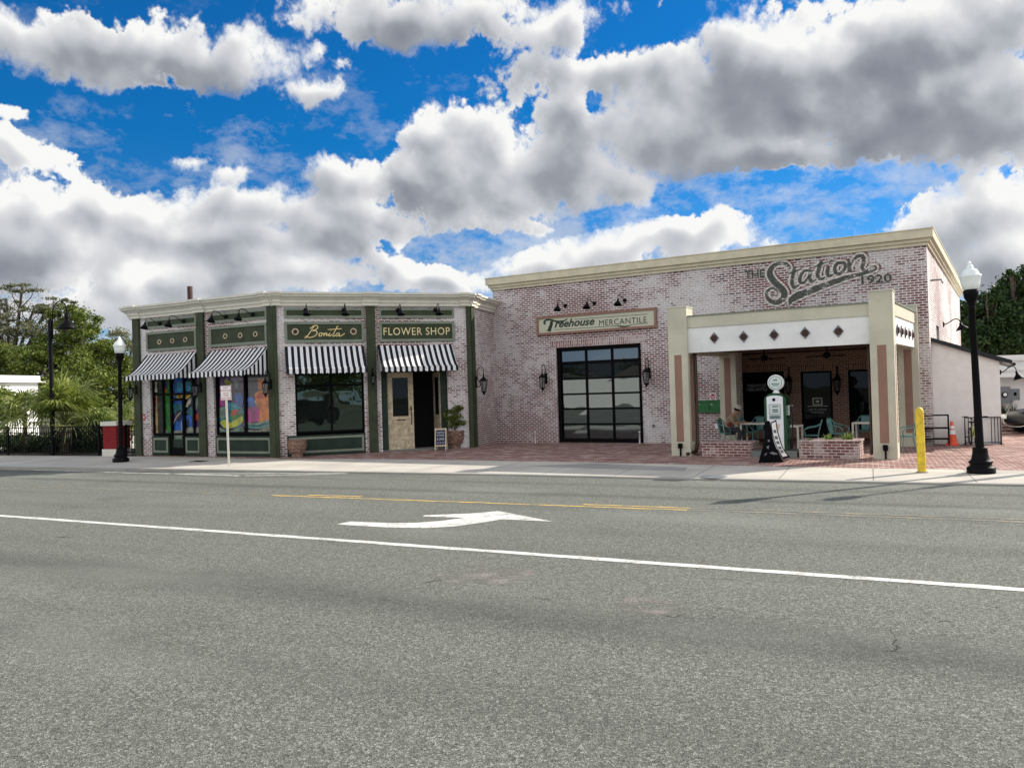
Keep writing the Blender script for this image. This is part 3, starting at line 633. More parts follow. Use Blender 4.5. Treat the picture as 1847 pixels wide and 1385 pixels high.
# --- the low corner shop building
shop = empty('shop_building', 'low corner shop building of whitewashed brick with green pilasters and a cream cornice', 'building')
OPEN1, OPEN2 = (.87, 3.35, 0, 2.95), (4.10, 6.68, 0, 2.95)
OPEN3, OPEN4 = (.66, 2.98, 0, 2.95), (3.58, 5.95, 0, 2.95)
bm_ = M['brick_pale']
part(FA, 'wall', bm_, shop, lambda m: m.holes(0, FA.L, 0, 5.12, [OPEN1, OPEN2], 0, .35))
part(FB, 'wall', bm_, shop, lambda m: m.holes(0, FB.L, 0, 5.12, [OPEN3, OPEN4], 0, .35))
part(FC, 'wall', M['brick'], shop, lambda m: m.box(0, FC.L - .005, 0, .3, 0, 5.12))
Ab = (A[0] + .43 * 9, A[1] + .9 * 9)
FL = Frame(Ab, A); part(FL, 'wall', bm_, shop, lambda m: m.box(0, FL.L - .01, 0, .3, 0, 5.12))
def lcor(m):
    cornice(m, [Ab, A, B, C, (E_[0] - .02, E_[1] - .05)], LP)
    for F, x0, x1 in ((FA, -.02, .55), (FA, 3.3, 3.88), (FA, 6.6, FA.L), (FB, 0, .25), (FB, 2.98, 3.56), (FB, 6.45, FB.L), (FC, 0, .45)):
        a, b = F.O + F.v * x0, F.O + F.v * x1; cornice(m, [a, b], LP, .06, .012)
part(None, 'cornice', M['cream'], shop, lcor)
part(None, 'roof', M['roof_black'], shop, lambda m: m.sheet([A, B, C, E_, (5, 38), Ab], 5.3))
def pil(F, x0, x1, name='pilaster'): part(F, name, M['green'], shop, lambda m: m.box(x0, x1, -.10, -.002, 0, 5.098))
for F, x0, x1 in ((FA, .10, .43), (FA, 3.43, 3.76), (FA, 6.74, 7.0), (FB, -.02, .12), (FB, 3.11, 3.42), (FB, 6.70, 6.85), (FC, .04, .36)): pil(F, x0, x1)
for F, x0, x1 in ((FA, .80, 3.38), (FA, 4.03, 6.70), (FB, .37, 3.03), (FB, 3.56, 6.25)):
    fr = part(F, 'transom_panel', M['sage'], shop, lambda m: m.ring(x0, x1, 4.70, 5.03, .075, -.055, -.003))
    part(F, 'panel_board', M['green'], fr, lambda m: m.box(x0 + .07, x1 - .07, -.03, -.001, 4.77, 4.96)).matrix_parent_inverse = BASIS[fr.name].inverted()
def medallion(F, x, z, r, parent):
    mb = MB(); mb.X = Matrix.Translation((x, 0, z)) @ Matrix.Rotation(R(90), 4, 'X')
    mb.lathe([(r, .035), (r, .06), (r * .9, .075), (r * .68, .07), (r * .62, .045)], 24); mb.k = 1; mb.lathe([(r * .66, .046), (r * .3, .06), (r * .12, .075), (0.001, .075)], 16)
    o = mb.build('medallion', [M['wood_trim'], M['rust']], parent); o.matrix_local = F.mat(); o.matrix_parent_inverse = parent.matrix_local.inverted(); return o
def sub(o, parent): o.matrix_parent_inverse = BASIS[parent.name].inverted(); return o
def fascia(F, x0, x1, name, label, cat):
    r = empty(name, label, cat, F.mat(x0, 0, 3.86))
    fr = MB().ring(x0, x1, 3.86, 4.56, .085, -.075, -.003).build('frame', M['sage'], None, F.mat())
    bd = MB().box(x0 + .08, x1 - .08, -.04, -.001, 3.94, 4.48).build('board', M['green'], None, F.mat())
    for o in (fr, bd): o.parent = r; o.matrix_parent_inverse = r.matrix_world.inverted()
    return r
def med_sign(F, x, z, r, root):
    o = medallion(F, x, z, r, root); o.matrix_parent_inverse = root.matrix_world.inverted(); return o
def lst(F, L, y=-.05): return [F.m(a, b, y) for a, b in L]
s1 = fascia(FA, .80, 3.38, 'fascia_sign', 'blank green fascia board with three round medallions above the leftmost striped awning', 'fascia board')
for p in ((287.5, 617), (310.8, 614.8), (334.4, 612.6)): med_sign(FA, *FA.m(*p, -.05), .095, s1)
s2 = fascia(FA, 4.03, 6.70, 'fascia_sign', 'blank green fascia board with three round medallions above the second striped awning', 'fascia board')
for p in ((406.4, 606.5), (433.5, 605), (460.6, 602.7)): med_sign(FA, *FA.m(*p, -.05), .095, s2)
s3 = fascia(FB, .37, 3.03, 'shop_sign', 'green shop sign with Bonita in gold script between two round medallions', 'shop sign')
for p in ((532.5, 598.4), (637.4, 597.9)): med_sign(FB, *FB.m(*p, -.05), .115, s3)
s4 = fascia(FB, 3.56, 6.25, 'shop_sign', 'green shop sign reading FLOWER SHOP in gold capitals', 'shop sign')
def fix(o, root): o.matrix_parent_inverse = root.matrix_world.inverted(); return o
x0, zt = FB.m(691.5, 588.5, -.05); x1, zb = FB.m(811.5, 604, -.05)
fix(text('lettering', 'FLOWER SHOP', M['palegold'], s4, FB.mat((x0 + x1) / 2, -.046, 4.215), .265, x1 - x0, bold=.0, space=1.1), s4)
BON = [([(357, 312), (335, 345), (308, 385), (290, 405), (284, 398)], 6), ([(322, 338), (345, 320), (372, 314), (380, 328), (364, 344), (338, 352)], 6), ([(338, 352), (368, 354), (374, 372), (352, 394), (315, 402), (292, 390)], 6),
       ([(412, 370), (396, 370), (388, 382), (394, 392), (408, 386), (414, 374), (428, 374)], 6), ([(430, 370), (422, 391), (436, 372), (446, 372), (442, 388), (458, 380)], 6),
       ([(470, 368), (460, 386), (468, 391), (482, 380)], 6), ([(526, 316), (505, 355), (490, 385), (496, 393), (514, 382)], 6), ([(452, 344), (556, 338)], 5),
       ([(540, 370), (522, 372), (512, 386), (522, 392), (540, 374), (536, 390), (548, 391), (578, 372)], 6), ([(474, 350), (478, 353)], 7)]
mb = MB()
for i, (pp, wd) in enumerate(BON):
    mb.ribbon([FB.m(480 + a / 4.0725, 510 + b / 4.0725, -.05) for a, b in pp], wd * .0047, -.046 - .001 * i)
fix(mb.build('lettering', M['gold'], s3, FB.mat()), s3)

# --- shop windows
def shop_window(F, x0, x1, z0, z1, cols, rows, y=.14, fw=.07, parent=shop, glass='glass', label=None, name='window'):
    """frame with a grid of panes; cols/rows are inner bar positions"""
    xs = [x0] + cols + [x1]; zs = [z0] + rows + [z1]
    def fr(m):
        m.ring(x0, x1, z0, z1, fw, y - .05, y + .04)
        for c in cols: m.box(c - fw / 2, c + fw / 2, y - .05, y + .04, z0 + fw, z1 - fw)
        for r in rows:
            for i in range(len(xs) - 1):
                a = x0 + fw if i == 0 else xs[i] + fw / 2; b = x1 - fw if i == len(xs) - 2 else xs[i + 1] - fw / 2
                m.box(a, b, y - .045, y + .035, r - fw / 2, r + fw / 2)
    f = part(F, name, M['soft_black'], parent, fr, label)
    if glass: sub(part(F, 'pane', M[glass], f, lambda m: m.box(x0 + .02, x1 - .02, y, y + .012, z0 + .02, z1 - .02)), f)
    part(F, 'back_board', M['dark'], parent, lambda m: m.box(x0 - .1, x1 + .1, y + .3, y + .32, 0, z1 + .1))
    return f
def base_panel(F, x0, x1, z0, z1, y=.05):
    f = part(F, 'base_panel', M['base_green'], shop, lambda m: m.box(x0, x1, y, y + .06, 0.01, z1 + .06))
    def r(m): m.ring(x0 + .05, x1 - .05, z0, z1, .075, y - .02, y - .002)
    sub(part(F, 'trim', M['sage'], f, r), f); return f
w1 = shop_window(FA, .87, 3.35, .76, 2.95, [1.42, 1.82, 2.5, 2.98], [2.25], glass=None)
w2 = shop_window(FA, 4.10, 6.68, .76, 2.95, [5.48], [], glass=None, fw=.10)
w3 = shop_window(FB, .66, 2.98, .76, 2.95, [1.86], [2.38], glass='glass')
base_panel(FA, .87, 1.74, .12, .66); base_panel(FA, 2.56, 3.35, .12, .66); base_panel(FA, 4.10, 6.68, .12, .66); base_panel(FB, .36, 2.98, .10, .64, -.02)
dr = part(FA, 'door', M['soft_black'], shop, lambda m: (m.ring(1.80, 2.50, .02, 2.10, .085, .08, .13), m.box(1.885, 2.415, .085, .125, .105, .30)))
sub(part(FA, 'handle', M['chrome'], dr, lambda m: m.tube([(2.42, .04, .85), (2.42, .04, 1.25)], .012)), dr)
sub(part(FA, 'kick_plate', M['base_green'], dr, lambda m: m.box(1.885, 2.415, .10, .12, .30, .60)), dr)
# coloured shapes painted in place of a mural's reflection in the two left windows
REFLECTION_MATS = {}
def reflection_mat(name, c):
    if name not in REFLECTION_MATS: REFLECTION_MATS[name] = mat(name, c, .18, var=.45, vs=4, coat=.5)
    return REFLECTION_MATS[name]
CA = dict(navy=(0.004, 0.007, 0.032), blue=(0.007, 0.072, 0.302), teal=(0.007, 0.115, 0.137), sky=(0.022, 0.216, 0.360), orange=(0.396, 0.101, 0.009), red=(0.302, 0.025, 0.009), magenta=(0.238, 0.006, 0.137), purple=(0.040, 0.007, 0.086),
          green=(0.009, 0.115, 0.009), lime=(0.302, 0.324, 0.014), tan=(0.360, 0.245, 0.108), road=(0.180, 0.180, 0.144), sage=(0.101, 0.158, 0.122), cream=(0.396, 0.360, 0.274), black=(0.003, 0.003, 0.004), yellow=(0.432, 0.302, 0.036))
def art(F, base, shapes, clip, y=.15):  # paints the mural's reflection as flat coloured shapes in a window
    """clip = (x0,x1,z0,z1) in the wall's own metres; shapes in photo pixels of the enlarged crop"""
    mats = [reflection_mat('painted_reflection_' + k, CA[k]) for k in CA]; keys = list(CA)
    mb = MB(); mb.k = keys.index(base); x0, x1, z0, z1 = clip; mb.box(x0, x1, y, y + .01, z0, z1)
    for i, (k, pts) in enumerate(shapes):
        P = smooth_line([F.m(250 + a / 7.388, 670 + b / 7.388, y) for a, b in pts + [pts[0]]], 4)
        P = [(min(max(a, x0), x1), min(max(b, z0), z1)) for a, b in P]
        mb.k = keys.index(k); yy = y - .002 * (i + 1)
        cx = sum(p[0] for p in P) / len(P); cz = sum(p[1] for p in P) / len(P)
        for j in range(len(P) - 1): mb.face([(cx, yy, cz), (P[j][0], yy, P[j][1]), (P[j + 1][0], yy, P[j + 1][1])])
    o = mb.build('painted_reflection', mats, shop, F.mat()); o['label'] = 'bright coloured shapes painted as a mural reflection in the window'; return o
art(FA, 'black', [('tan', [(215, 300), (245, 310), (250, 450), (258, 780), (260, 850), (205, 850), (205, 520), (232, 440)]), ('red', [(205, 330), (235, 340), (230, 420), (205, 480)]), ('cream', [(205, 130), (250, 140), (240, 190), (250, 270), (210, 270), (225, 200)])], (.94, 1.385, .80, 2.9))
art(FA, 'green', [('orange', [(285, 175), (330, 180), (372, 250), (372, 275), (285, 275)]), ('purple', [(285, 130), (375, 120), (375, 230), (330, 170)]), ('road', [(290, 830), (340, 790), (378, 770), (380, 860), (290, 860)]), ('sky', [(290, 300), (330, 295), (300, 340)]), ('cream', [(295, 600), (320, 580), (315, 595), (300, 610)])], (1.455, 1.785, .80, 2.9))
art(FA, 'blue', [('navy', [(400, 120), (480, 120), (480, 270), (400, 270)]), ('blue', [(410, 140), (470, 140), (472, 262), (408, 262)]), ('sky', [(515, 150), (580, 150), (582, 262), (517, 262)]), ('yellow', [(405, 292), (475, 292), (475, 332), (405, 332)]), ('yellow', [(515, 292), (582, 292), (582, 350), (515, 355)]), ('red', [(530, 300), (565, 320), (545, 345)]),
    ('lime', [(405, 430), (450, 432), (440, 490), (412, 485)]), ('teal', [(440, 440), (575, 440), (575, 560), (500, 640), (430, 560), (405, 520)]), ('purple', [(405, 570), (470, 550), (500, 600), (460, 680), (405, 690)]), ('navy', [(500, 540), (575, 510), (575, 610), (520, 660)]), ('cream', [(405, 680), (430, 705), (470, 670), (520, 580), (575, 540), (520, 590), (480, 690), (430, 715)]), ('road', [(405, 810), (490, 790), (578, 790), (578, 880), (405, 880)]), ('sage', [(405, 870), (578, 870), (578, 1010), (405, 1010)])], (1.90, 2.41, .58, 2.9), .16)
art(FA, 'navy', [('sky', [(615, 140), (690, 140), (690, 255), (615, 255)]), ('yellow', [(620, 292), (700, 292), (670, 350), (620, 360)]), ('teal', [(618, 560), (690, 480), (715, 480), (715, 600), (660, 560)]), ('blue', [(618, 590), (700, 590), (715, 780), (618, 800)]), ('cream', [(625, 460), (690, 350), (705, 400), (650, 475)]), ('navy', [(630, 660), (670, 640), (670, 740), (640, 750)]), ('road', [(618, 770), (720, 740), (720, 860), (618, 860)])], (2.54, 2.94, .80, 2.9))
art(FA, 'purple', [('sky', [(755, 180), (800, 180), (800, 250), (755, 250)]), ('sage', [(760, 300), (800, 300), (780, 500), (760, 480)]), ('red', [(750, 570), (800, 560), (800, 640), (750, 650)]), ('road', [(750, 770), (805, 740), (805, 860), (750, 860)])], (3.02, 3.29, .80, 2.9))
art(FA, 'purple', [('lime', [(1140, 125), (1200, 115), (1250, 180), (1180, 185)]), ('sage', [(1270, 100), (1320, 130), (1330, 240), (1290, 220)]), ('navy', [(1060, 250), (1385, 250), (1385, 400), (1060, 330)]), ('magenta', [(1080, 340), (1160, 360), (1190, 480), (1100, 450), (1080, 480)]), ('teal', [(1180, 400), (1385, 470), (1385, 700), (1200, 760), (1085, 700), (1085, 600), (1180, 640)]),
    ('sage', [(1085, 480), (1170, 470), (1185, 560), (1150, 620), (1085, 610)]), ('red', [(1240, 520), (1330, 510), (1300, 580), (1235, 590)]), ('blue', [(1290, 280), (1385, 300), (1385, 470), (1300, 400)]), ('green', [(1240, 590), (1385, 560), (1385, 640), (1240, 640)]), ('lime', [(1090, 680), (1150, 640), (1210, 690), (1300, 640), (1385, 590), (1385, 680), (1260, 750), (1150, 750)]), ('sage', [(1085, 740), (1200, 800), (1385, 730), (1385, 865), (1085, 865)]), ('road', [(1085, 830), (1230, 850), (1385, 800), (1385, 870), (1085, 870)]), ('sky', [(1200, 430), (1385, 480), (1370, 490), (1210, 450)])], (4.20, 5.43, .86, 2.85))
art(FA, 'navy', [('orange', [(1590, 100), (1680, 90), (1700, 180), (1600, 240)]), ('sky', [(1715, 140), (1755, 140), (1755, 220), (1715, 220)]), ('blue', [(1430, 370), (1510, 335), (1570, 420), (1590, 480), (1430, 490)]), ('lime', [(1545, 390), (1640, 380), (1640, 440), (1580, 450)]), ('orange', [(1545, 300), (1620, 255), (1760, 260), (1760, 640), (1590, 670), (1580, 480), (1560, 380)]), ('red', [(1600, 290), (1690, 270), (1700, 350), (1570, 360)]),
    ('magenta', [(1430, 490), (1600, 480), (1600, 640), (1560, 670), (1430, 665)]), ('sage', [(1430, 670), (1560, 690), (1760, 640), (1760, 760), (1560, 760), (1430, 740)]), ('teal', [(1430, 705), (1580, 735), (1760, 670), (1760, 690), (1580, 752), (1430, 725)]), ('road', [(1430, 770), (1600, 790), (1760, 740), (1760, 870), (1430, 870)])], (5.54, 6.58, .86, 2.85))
# the flower shop entrance
def entr(m):
    m.box(3.58, 3.80, .10, .30, 0, 2.93); m.box(5.72, 5.95, .10, .30, 0, 2.93); m.box(3.80, 5.72, .10, .30, 2.80, 2.93)
part(FB, 'door_surround', M['base_green'], shop, entr)
part(FB, 'entrance_void', M['dark'], shop, lambda m: m.box(3.5, 6.0, 1.6, 1.65, 0, 3))
def leaf(m, h=2.72, w=.92):
    m.ring(0, w, .0, h, .13, -.025, .025); m.box(.13, w - .13, -.025, .025, .95, 1.12); m.box(.13, w - .13, -.025, .025, 0.13, .26)
    m.ring(.13, w - .13, 1.12, h - .13, .05, -.015, .015)
    m.box(.13, w - .13, -.010, .010, .26, .95); m.box(.18, .40, -.02, .02, .33, .88); m.box(.51, w - .18, -.02, .02, .33, .88)
    m.ring(.10, w - .10, .92, 1.0, .02, -.03, -.026)
d1 = MB(); leaf(d1); d1 = d1.build('door', M['door_wood'], shop, FB.mat(3.81, .20, .05)); d1['label'] = 'worn pale antique door with glazed upper half, closed'
sub(MB().box(.18, .74, -.004, .004, 1.17, 2.54).build('pane', M['dark_glass'], d1, BASIS[d1.name]), d1)
sub(MB().tube([(.83, -.03, 1.30), (.83, -.07, 1.26), (.83, -.07, .90), (.83, -.03, .86)], .014).box(.80, .86, -.04, -.026, 1.36, 1.5).build('handle', M['rust'], d1, BASIS[d1.name]), d1)
sub(MB().box(.30, .62, -.033, -.027, 1.02, 1.06).build('letter_slot', M['rust'], d1, BASIS[d1.name]), d1)
Xo = FB.mat(5.71, .18, .05) @ Matrix.Rotation(R(93), 4, 'Z')
d2 = MB(); leaf(d2); d2 = d2.build('door', M['door_wood'], shop, Xo); d2['label'] = 'matching antique door standing open into the dark shop'
sub(MB().box(.18, .74, -.004, .004, 1.17, 2.54).build('pane', M['dark_glass'], d2, Xo.copy()), d2)
for a, b in ((.66, .72), (5.95, 6.0)): pass
part(FB, 'threshold', M['grey_concrete'], shop, lambda m: m.box(3.6, 5.95, .0, .5, .001, .05))

# --- the tall brick building
stn = empty('mercantile_building', 'tall brick building with a garage door, yellow cream cornice and painted wall lettering', 'building')
GAR = (2.73, 6.15, 0, 3.57); ALC = (9.62, 14.25, 0, 3.05)
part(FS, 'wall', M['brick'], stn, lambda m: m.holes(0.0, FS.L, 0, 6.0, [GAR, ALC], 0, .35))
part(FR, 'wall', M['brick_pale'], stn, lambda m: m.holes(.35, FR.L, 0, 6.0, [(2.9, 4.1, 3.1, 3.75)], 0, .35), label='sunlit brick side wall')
part(FR, 'window', M['soft_black'], stn, lambda m: (m.ring(2.9, 4.1, 3.1, 3.75, .08, .1, .2), m.box(2.95, 4.05, .15, .17, 3.12, 3.72)))
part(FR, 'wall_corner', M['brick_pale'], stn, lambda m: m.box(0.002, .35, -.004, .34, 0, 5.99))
HB = (E_[0] + (GB[0] - F_[0]), E_[1] + (GB[1] - F_[1])); FH = Frame(HB, E_); FK = Frame(GB, HB)
part(FK, 'wall', M['brick'], stn, lambda m: m.box(0.01, FK.L - .01, 0, .3, 0, 6.0))
part(FH, 'wall', M['brick'], stn, lambda m: m.box(0, FH.L - .01, 0, .3, 0, 6.0))
part(None, 'cornice', M['yellowcream'], stn, lambda m: cornice(m, [HB, E_, F_, GB], SP))
part(None, 'roof', M['roof_black'], stn, lambda m: m.sheet([E_, F_, GB, HB], 6.3))
def sold(m, x0, x1, z0, h, y):
    n = int((x1 - x0) / .0757)
    m.face([(x0, y, z0), (x1, y, z0), (x1, y, z0 + h), (x0, y, z0 + h)], [(.005, 0), (.005, (x1 - x0)), (.29, (x1 - x0)), (.29, 0)])
part(FS, 'soldier_course', M['soldier'], stn, lambda m: sold(m, 2.5, 6.36, 3.575, .26, -.006))
# the glazed garage door, a part with its frame and panes
gd = part(FS, 'garage_door', M['soft_black'], stn, lambda m: (m.ring(2.73, 6.15, 0.0, 3.57, .14, .08, .22), m.box(2.87, 6.01, .14, .20, 2.93, 3.03), [m.box(2.87 + 1.047 * i - .045, 2.87 + 1.047 * i + .045, .14, .20, .14, 2.93) for i in (1, 2)], [m.box(2.87 + 1.047 * i - .045, 2.87 + 1.047 * i + .045, .14, .20, 3.03, 3.43) for i in (1, 2)],
    [m.box(2.87 + 1.047 * i + (.045 if i else 0), 2.87 + 1.047 * (i + 1) - (.045 if i < 2 else 0), .145, .195, z - .035, z + .035) for i in range(3) for z in (.68, 1.25, 1.81, 2.38)]))
zz = [.14, .68, 1.25, 1.81, 2.38, 2.93]
for i in range(3):
    for j in range(6):
        a, b = 2.87 + 1.047 * i, 2.87 + 1.047 * (i + 1); z0, z1 = (zz[j], zz[j + 1]) if j < 5 else (3.03, 3.43)
        p = part(FS, 'pane', M['dark_glass' if j == 4 else 'glass_blue'], gd, lambda m: m.face([(a + .02, .17, z0 + .01), (b - .02, .17 + random.uniform(-.003, .003), z0 + .01), (b - .02, .17 + random.uniform(-.004, .004), z1 - .01), (a + .02, .17, z1 - .01)])); sub(p, gd)
# the recessed porch
part(FS, 'porch_wall', M['brick_red'], stn, lambda m: m.holes(8.5, 14.7, 0, 3.05, [(8.92, 10.42, .25, 2.42), (11.0, 12.05, 0, 2.38), (12.58, 14.2, .25, 2.38)], 3.0, 3.2), label='warm unpainted red brick wall inside the porch')
for _a in (8.5, 14.6): part(FS, 'porch_wall', M['brick_red'], stn, lambda m: m.box(_a, _a + .1, .35, 3.0, 0, 3.05))
part(FS, 'porch_ceiling', M['dark_wood'], stn, lambda m: m.box(8.5, 14.7, .002, 3.2, 3.052, 3.10))
part(FS, 'soldier_course', M['soldier_red'], stn, lambda m: (sold(m, 8.84, 10.50, 2.425, .24, 2.994), sold(m, 10.92, 12.13, 2.385, .24, 2.994), sold(m, 12.5, 14.28, 2.385, .24, 2.994)))
def pane_part(x0, x1, z0, z1, nm, cols=[]):
    f = part(FS, nm, M['soft_black'], stn, lambda m: (m.ring(x0, x1, z0, z1, .07, 3.02, 3.1), [m.box(c - .03, c + .03, 3.03, 3.09, z0 + .07, z1 - .07) for c in cols]))
    sub(part(FS, 'pane', M['dark_glass'], f, lambda m: m.box(x0 + .03, x1 - .03, 3.06, 3.07, z0 + .03, z1 - .03)), f); return f
pw = pane_part(8.92, 10.42, .25, 2.42, 'window'); pd = pane_part(11.0, 12.05, 0.02, 2.38, 'door'); pane_part(12.58, 14.2, .25, 2.38, 'window', [13.4])
a, b = FS.m(1346, 697, 3.02), FS.m(1383, 702, 3.02); wq = (b[0] - a[0])
lm = mat('white_window_lettering', (.55, .56, .55), .5, var=0)
sub(text('lettering', 'TREEHOUSE', lm, pw, FS.mat((a[0] + b[0]) / 2, 3.02, a[1] + .02), .11, wq * .95), pw)
sub(text('lettering', 'MERCANTILE', lm, pw, FS.mat((a[0] + b[0]) / 2 + .02, 3.02, a[1] - .12), .11, wq), pw)
a, b = FS.m(1458, 739, 3.02), FS.m(1491, 744, 3.02)
sub(text('lettering', 'HOME, GIFT, FURNITURE', lm, pd, FS.mat((a[0] + b[0]) / 2, 3.02, a[1]), .07, (b[0] - a[0])), pd)
sub(text('lettering', 'STORE HOURS', lm, pd, FS.mat((a[0] + b[0]) / 2, 3.02, a[1] - .10), .06, (b[0] - a[0]) * .72), pd)
a, b = FS.m(1466, 731, 3.02), FS.m(1483, 717, 3.02)
sub(part(FS, 'notice', M['white_metal'], pd, lambda m: (m.ring(a[0], b[0], a[1], b[1], .04, 3.0, 3.03), m.box(a[0] + .1, b[0] - .1, 3.015, 3.03, a[1] + .09, b[1] - .09), m.box(a[0] - .17, b[0] + .17, 3.0, 3.03, a[1] - .04, a[1] - .02))), pd)
# painted lettering on the brick: THE Station 1920
def sp(L): return [FS.m(1320 + a / 5.772, 440 + b / 5.772, 0) for a, b in L]
U = .0030
STROKES = [([(597, 292), (600, 250), (565, 212), (505, 205), (440, 228), (398, 285), (408, 345), (455, 405), (510, 455), (548, 510), (535, 570), (480, 605), (415, 600), (375, 560), (368, 505), (402, 468), (452, 470), (478, 512), (462, 545), (440, 535)], [22, 42, 46, 44, 52, 66, 72, 72, 72, 74, 70, 62, 52, 46, 40, 32, 24, 20, 18, 14]),
    ([(655, 245), (640, 320), (628, 400), (650, 455), (705, 425)], [40, 44, 46, 40, 18]), ([(592, 312), (650, 292), (722, 262)], [24, 30, 18]),
    ([(808, 275), (755, 285), (715, 340), (712, 395), (750, 405), (795, 350), (822, 290)], [30, 36, 42, 42, 34, 26, 22]), ([(830, 275), (812, 345), (832, 395), (880, 370)], [40, 42, 36, 18]),
    ([(935, 175), (908, 260), (895, 330), (925, 370), (975, 345)], [42, 46, 46, 36, 18]), ([(860, 240), (920, 215), (990, 190)], [22, 30, 18]),
    ([(1008, 235), (995, 300), (1015, 338), (1060, 315)], [42, 44, 36, 18]), ([(1022, 178), (1032, 186)], [44, 44]),
    ([(1150, 200), (1100, 205), (1072, 260), (1095, 312), (1145, 300), (1182, 245), (1175, 200), (1150, 198)], [34, 40, 42, 38, 36, 38, 34, 30]),
    ([(1218, 175), (1222, 230), (1228, 285)], [36, 42, 44]), ([(1232, 250), (1262, 175), (1318, 128), (1366, 135), (1375, 190), (1358, 245), (1385, 282), (1430, 262)], [20, 30, 42, 46, 44, 40, 30, 16]),
    ([(1425, 265), (1450, 238), (1495, 235), (1502, 262), (1450, 288), (1360, 312), (1200, 352), (1000, 420), (820, 490), (690, 540), (622, 585), (602, 645)], [10, 20, 22, 24, 30, 40, 54, 66, 76, 84, 70, 6])]
ps = {'red': paint_on_brick('worn_red_wall_paint', (.17, .03, .03), .62), 'pale': paint_on_brick('worn_pale_wall_paint', (.72, .67, .61), 1.15), 'dark': paint_on_brick('worn_dark_green_wall_paint', (.058, .066, .058), .71)}
def lay(extra, key, y0, dx=0, dz=0):
    mb = MB()
    for i, (L, W) in enumerate(STROKES):
        L2 = sp(L); L2 = [(a + dx, b + dz) for a, b in L2]
        mb.ribbon(L2, [(q + extra) * U for q in W], y0 - .0006 * i)
    mb.build('painted_lettering', ps[key], stn, FS.mat())
lay(48, 'red', -.010, .03, .015); lay(32, 'pale', -.020); lay(-6, 'dark', -.030)
a, b = sp([(120, 350), (365, 270)]); mz = sum(p[1] for p in sp([(240, 315)]))
ps['lettering'] = paint_on_brick('dark_green_letter_paint', (.035, .045, .038), .86)
for key, bold, y in (('pale', .045, -.032), ('lettering', .012, -.040)):
    text('painted_lettering', 'THE', ps[key], stn, FS.mat(sp([(240, 315)])[0][0], y, sp([(240, 315)])[0][1]), .27 + bold * 1.2, .66 + bold, bold=.02 + bold)
    q = sp([(1485, 368)])[0]
    text('painted_lettering', '1920', ps[key], stn, FS.mat(q[0] + .06, y, q[1]), .26 + bold * 1.2, .86 + bold, bold=.02 + bold)

# --- porch canopy
can = empty('porch_canopy', 'cream porch canopy on four square columns with diamond ornaments', 'canopy', FS.mat(9, -4.8, 0))
def cpart(name, mats, fn, label=None, par=None):
    mb = MB(); fn(mb); o = mb.build(name, mats, can); o.matrix_local = FS.mat(); o.matrix_parent_inverse = can.matrix_world.inverted()
    if label: o['label'] = label
    if par: o.parent = par; o.matrix_parent_inverse = (can.matrix_world.inverted() @ FS.mat()).inverted() @ can.matrix_world.inverted()
    return o
def column(x0, x1, y0, y1, z1, label=None):
    c = cpart('column', M['column'], lambda m: (m.box(x0, x1, y0, y1, 0, z1), m.box(x0 - .015, x1 + .015, y0 - .015, y1 + .015, z1, z1 + .03)), label)
    w = x1 - x0; d = y1 - y0
    def st(m):
        m.box(x0 + w * .30, x0 + w * .68, y0 - .004, y0 - .001, .40, 2.88)
        if d > .5: m.box(x1 + .001, x1 + .004, y0 + d * .3, y0 + d * .7, .40, 2.88); m.box(x0 - .004, x0 - .001, y0 + d * .3, y0 + d * .7, .40, 2.88)
    s = MB(); st(s); o = s.build('inset_panel', M['brown'], c); return c
column(8.88, 9.44, -4.8, -4.24, 4.23); column(14.21, 14.77, -4.8, -4.24, 4.23, 'nearest front column, sunlit on its right side'); column(9.06, 9.61, -.42, -.003, 3.2); column(14.46, 15.02, -.5, -.003, 4.16)
def skew(m, xa, xb, t, z0, z1, ya=-4.24, yb=-.5):
    q = [(xa - t, ya), (xa, ya), (xb, yb), (xb - t, yb)]
    for i in range(4): a, b = q[i], q[(i + 1) % 4]; m.face([(a[0], a[1], z0), (b[0], b[1], z0), (b[0], b[1], z1), (a[0], a[1], z1)])
    m.face([(a[0], a[1], z1) for a in q]); m.face([(a[0], a[1], z0) for a in q[::-1]])
def fas(m, k):
    (m.box(9.44, 14.21, -4.70, -4.55, 2.93, 3.64), skew(m, 14.74, 14.93, .16, 2.93, 3.64), m.box(9.0, 9.16, -4.24, -.42, 2.93, 3.64)) if k == 0 else \
    (m.box(9.44, 14.21, -4.73, -4.55, 3.642, 3.96), skew(m, 14.77, 14.96, .19, 3.642, 3.96), m.box(8.97, 9.16, -4.24, -.42, 3.642, 3.96))
cpart('fascia', M['white_stucco'], lambda m: fas(m, 0)); cpart('upper_fascia', M['column'], lambda m: fas(m, 1))
cpart('roof_edge', M['sage'], lambda m: (m.box(9.44, 14.21, -4.76, -4.5, 3.962, 3.99), skew(m, 14.80, 14.99, .26, 3.962, 3.99), m.box(8.94, 9.2, -4.24, -.42, 3.962, 3.99)))
cpart('roof', M['roof_black'], lambda m: m.box(9.16, 14.5, -4.55, -.004, 3.6, 3.66))
cpart('ceiling', M['dark_wood'], lambda m: m.box(9.16, 14.5, -4.55, -.004, 3.05, 3.10))
cpart('edge_beam', M['column'], lambda m: (m.box(9.17, 9.40, -4.2, -.42, 2.93, 3.049),))
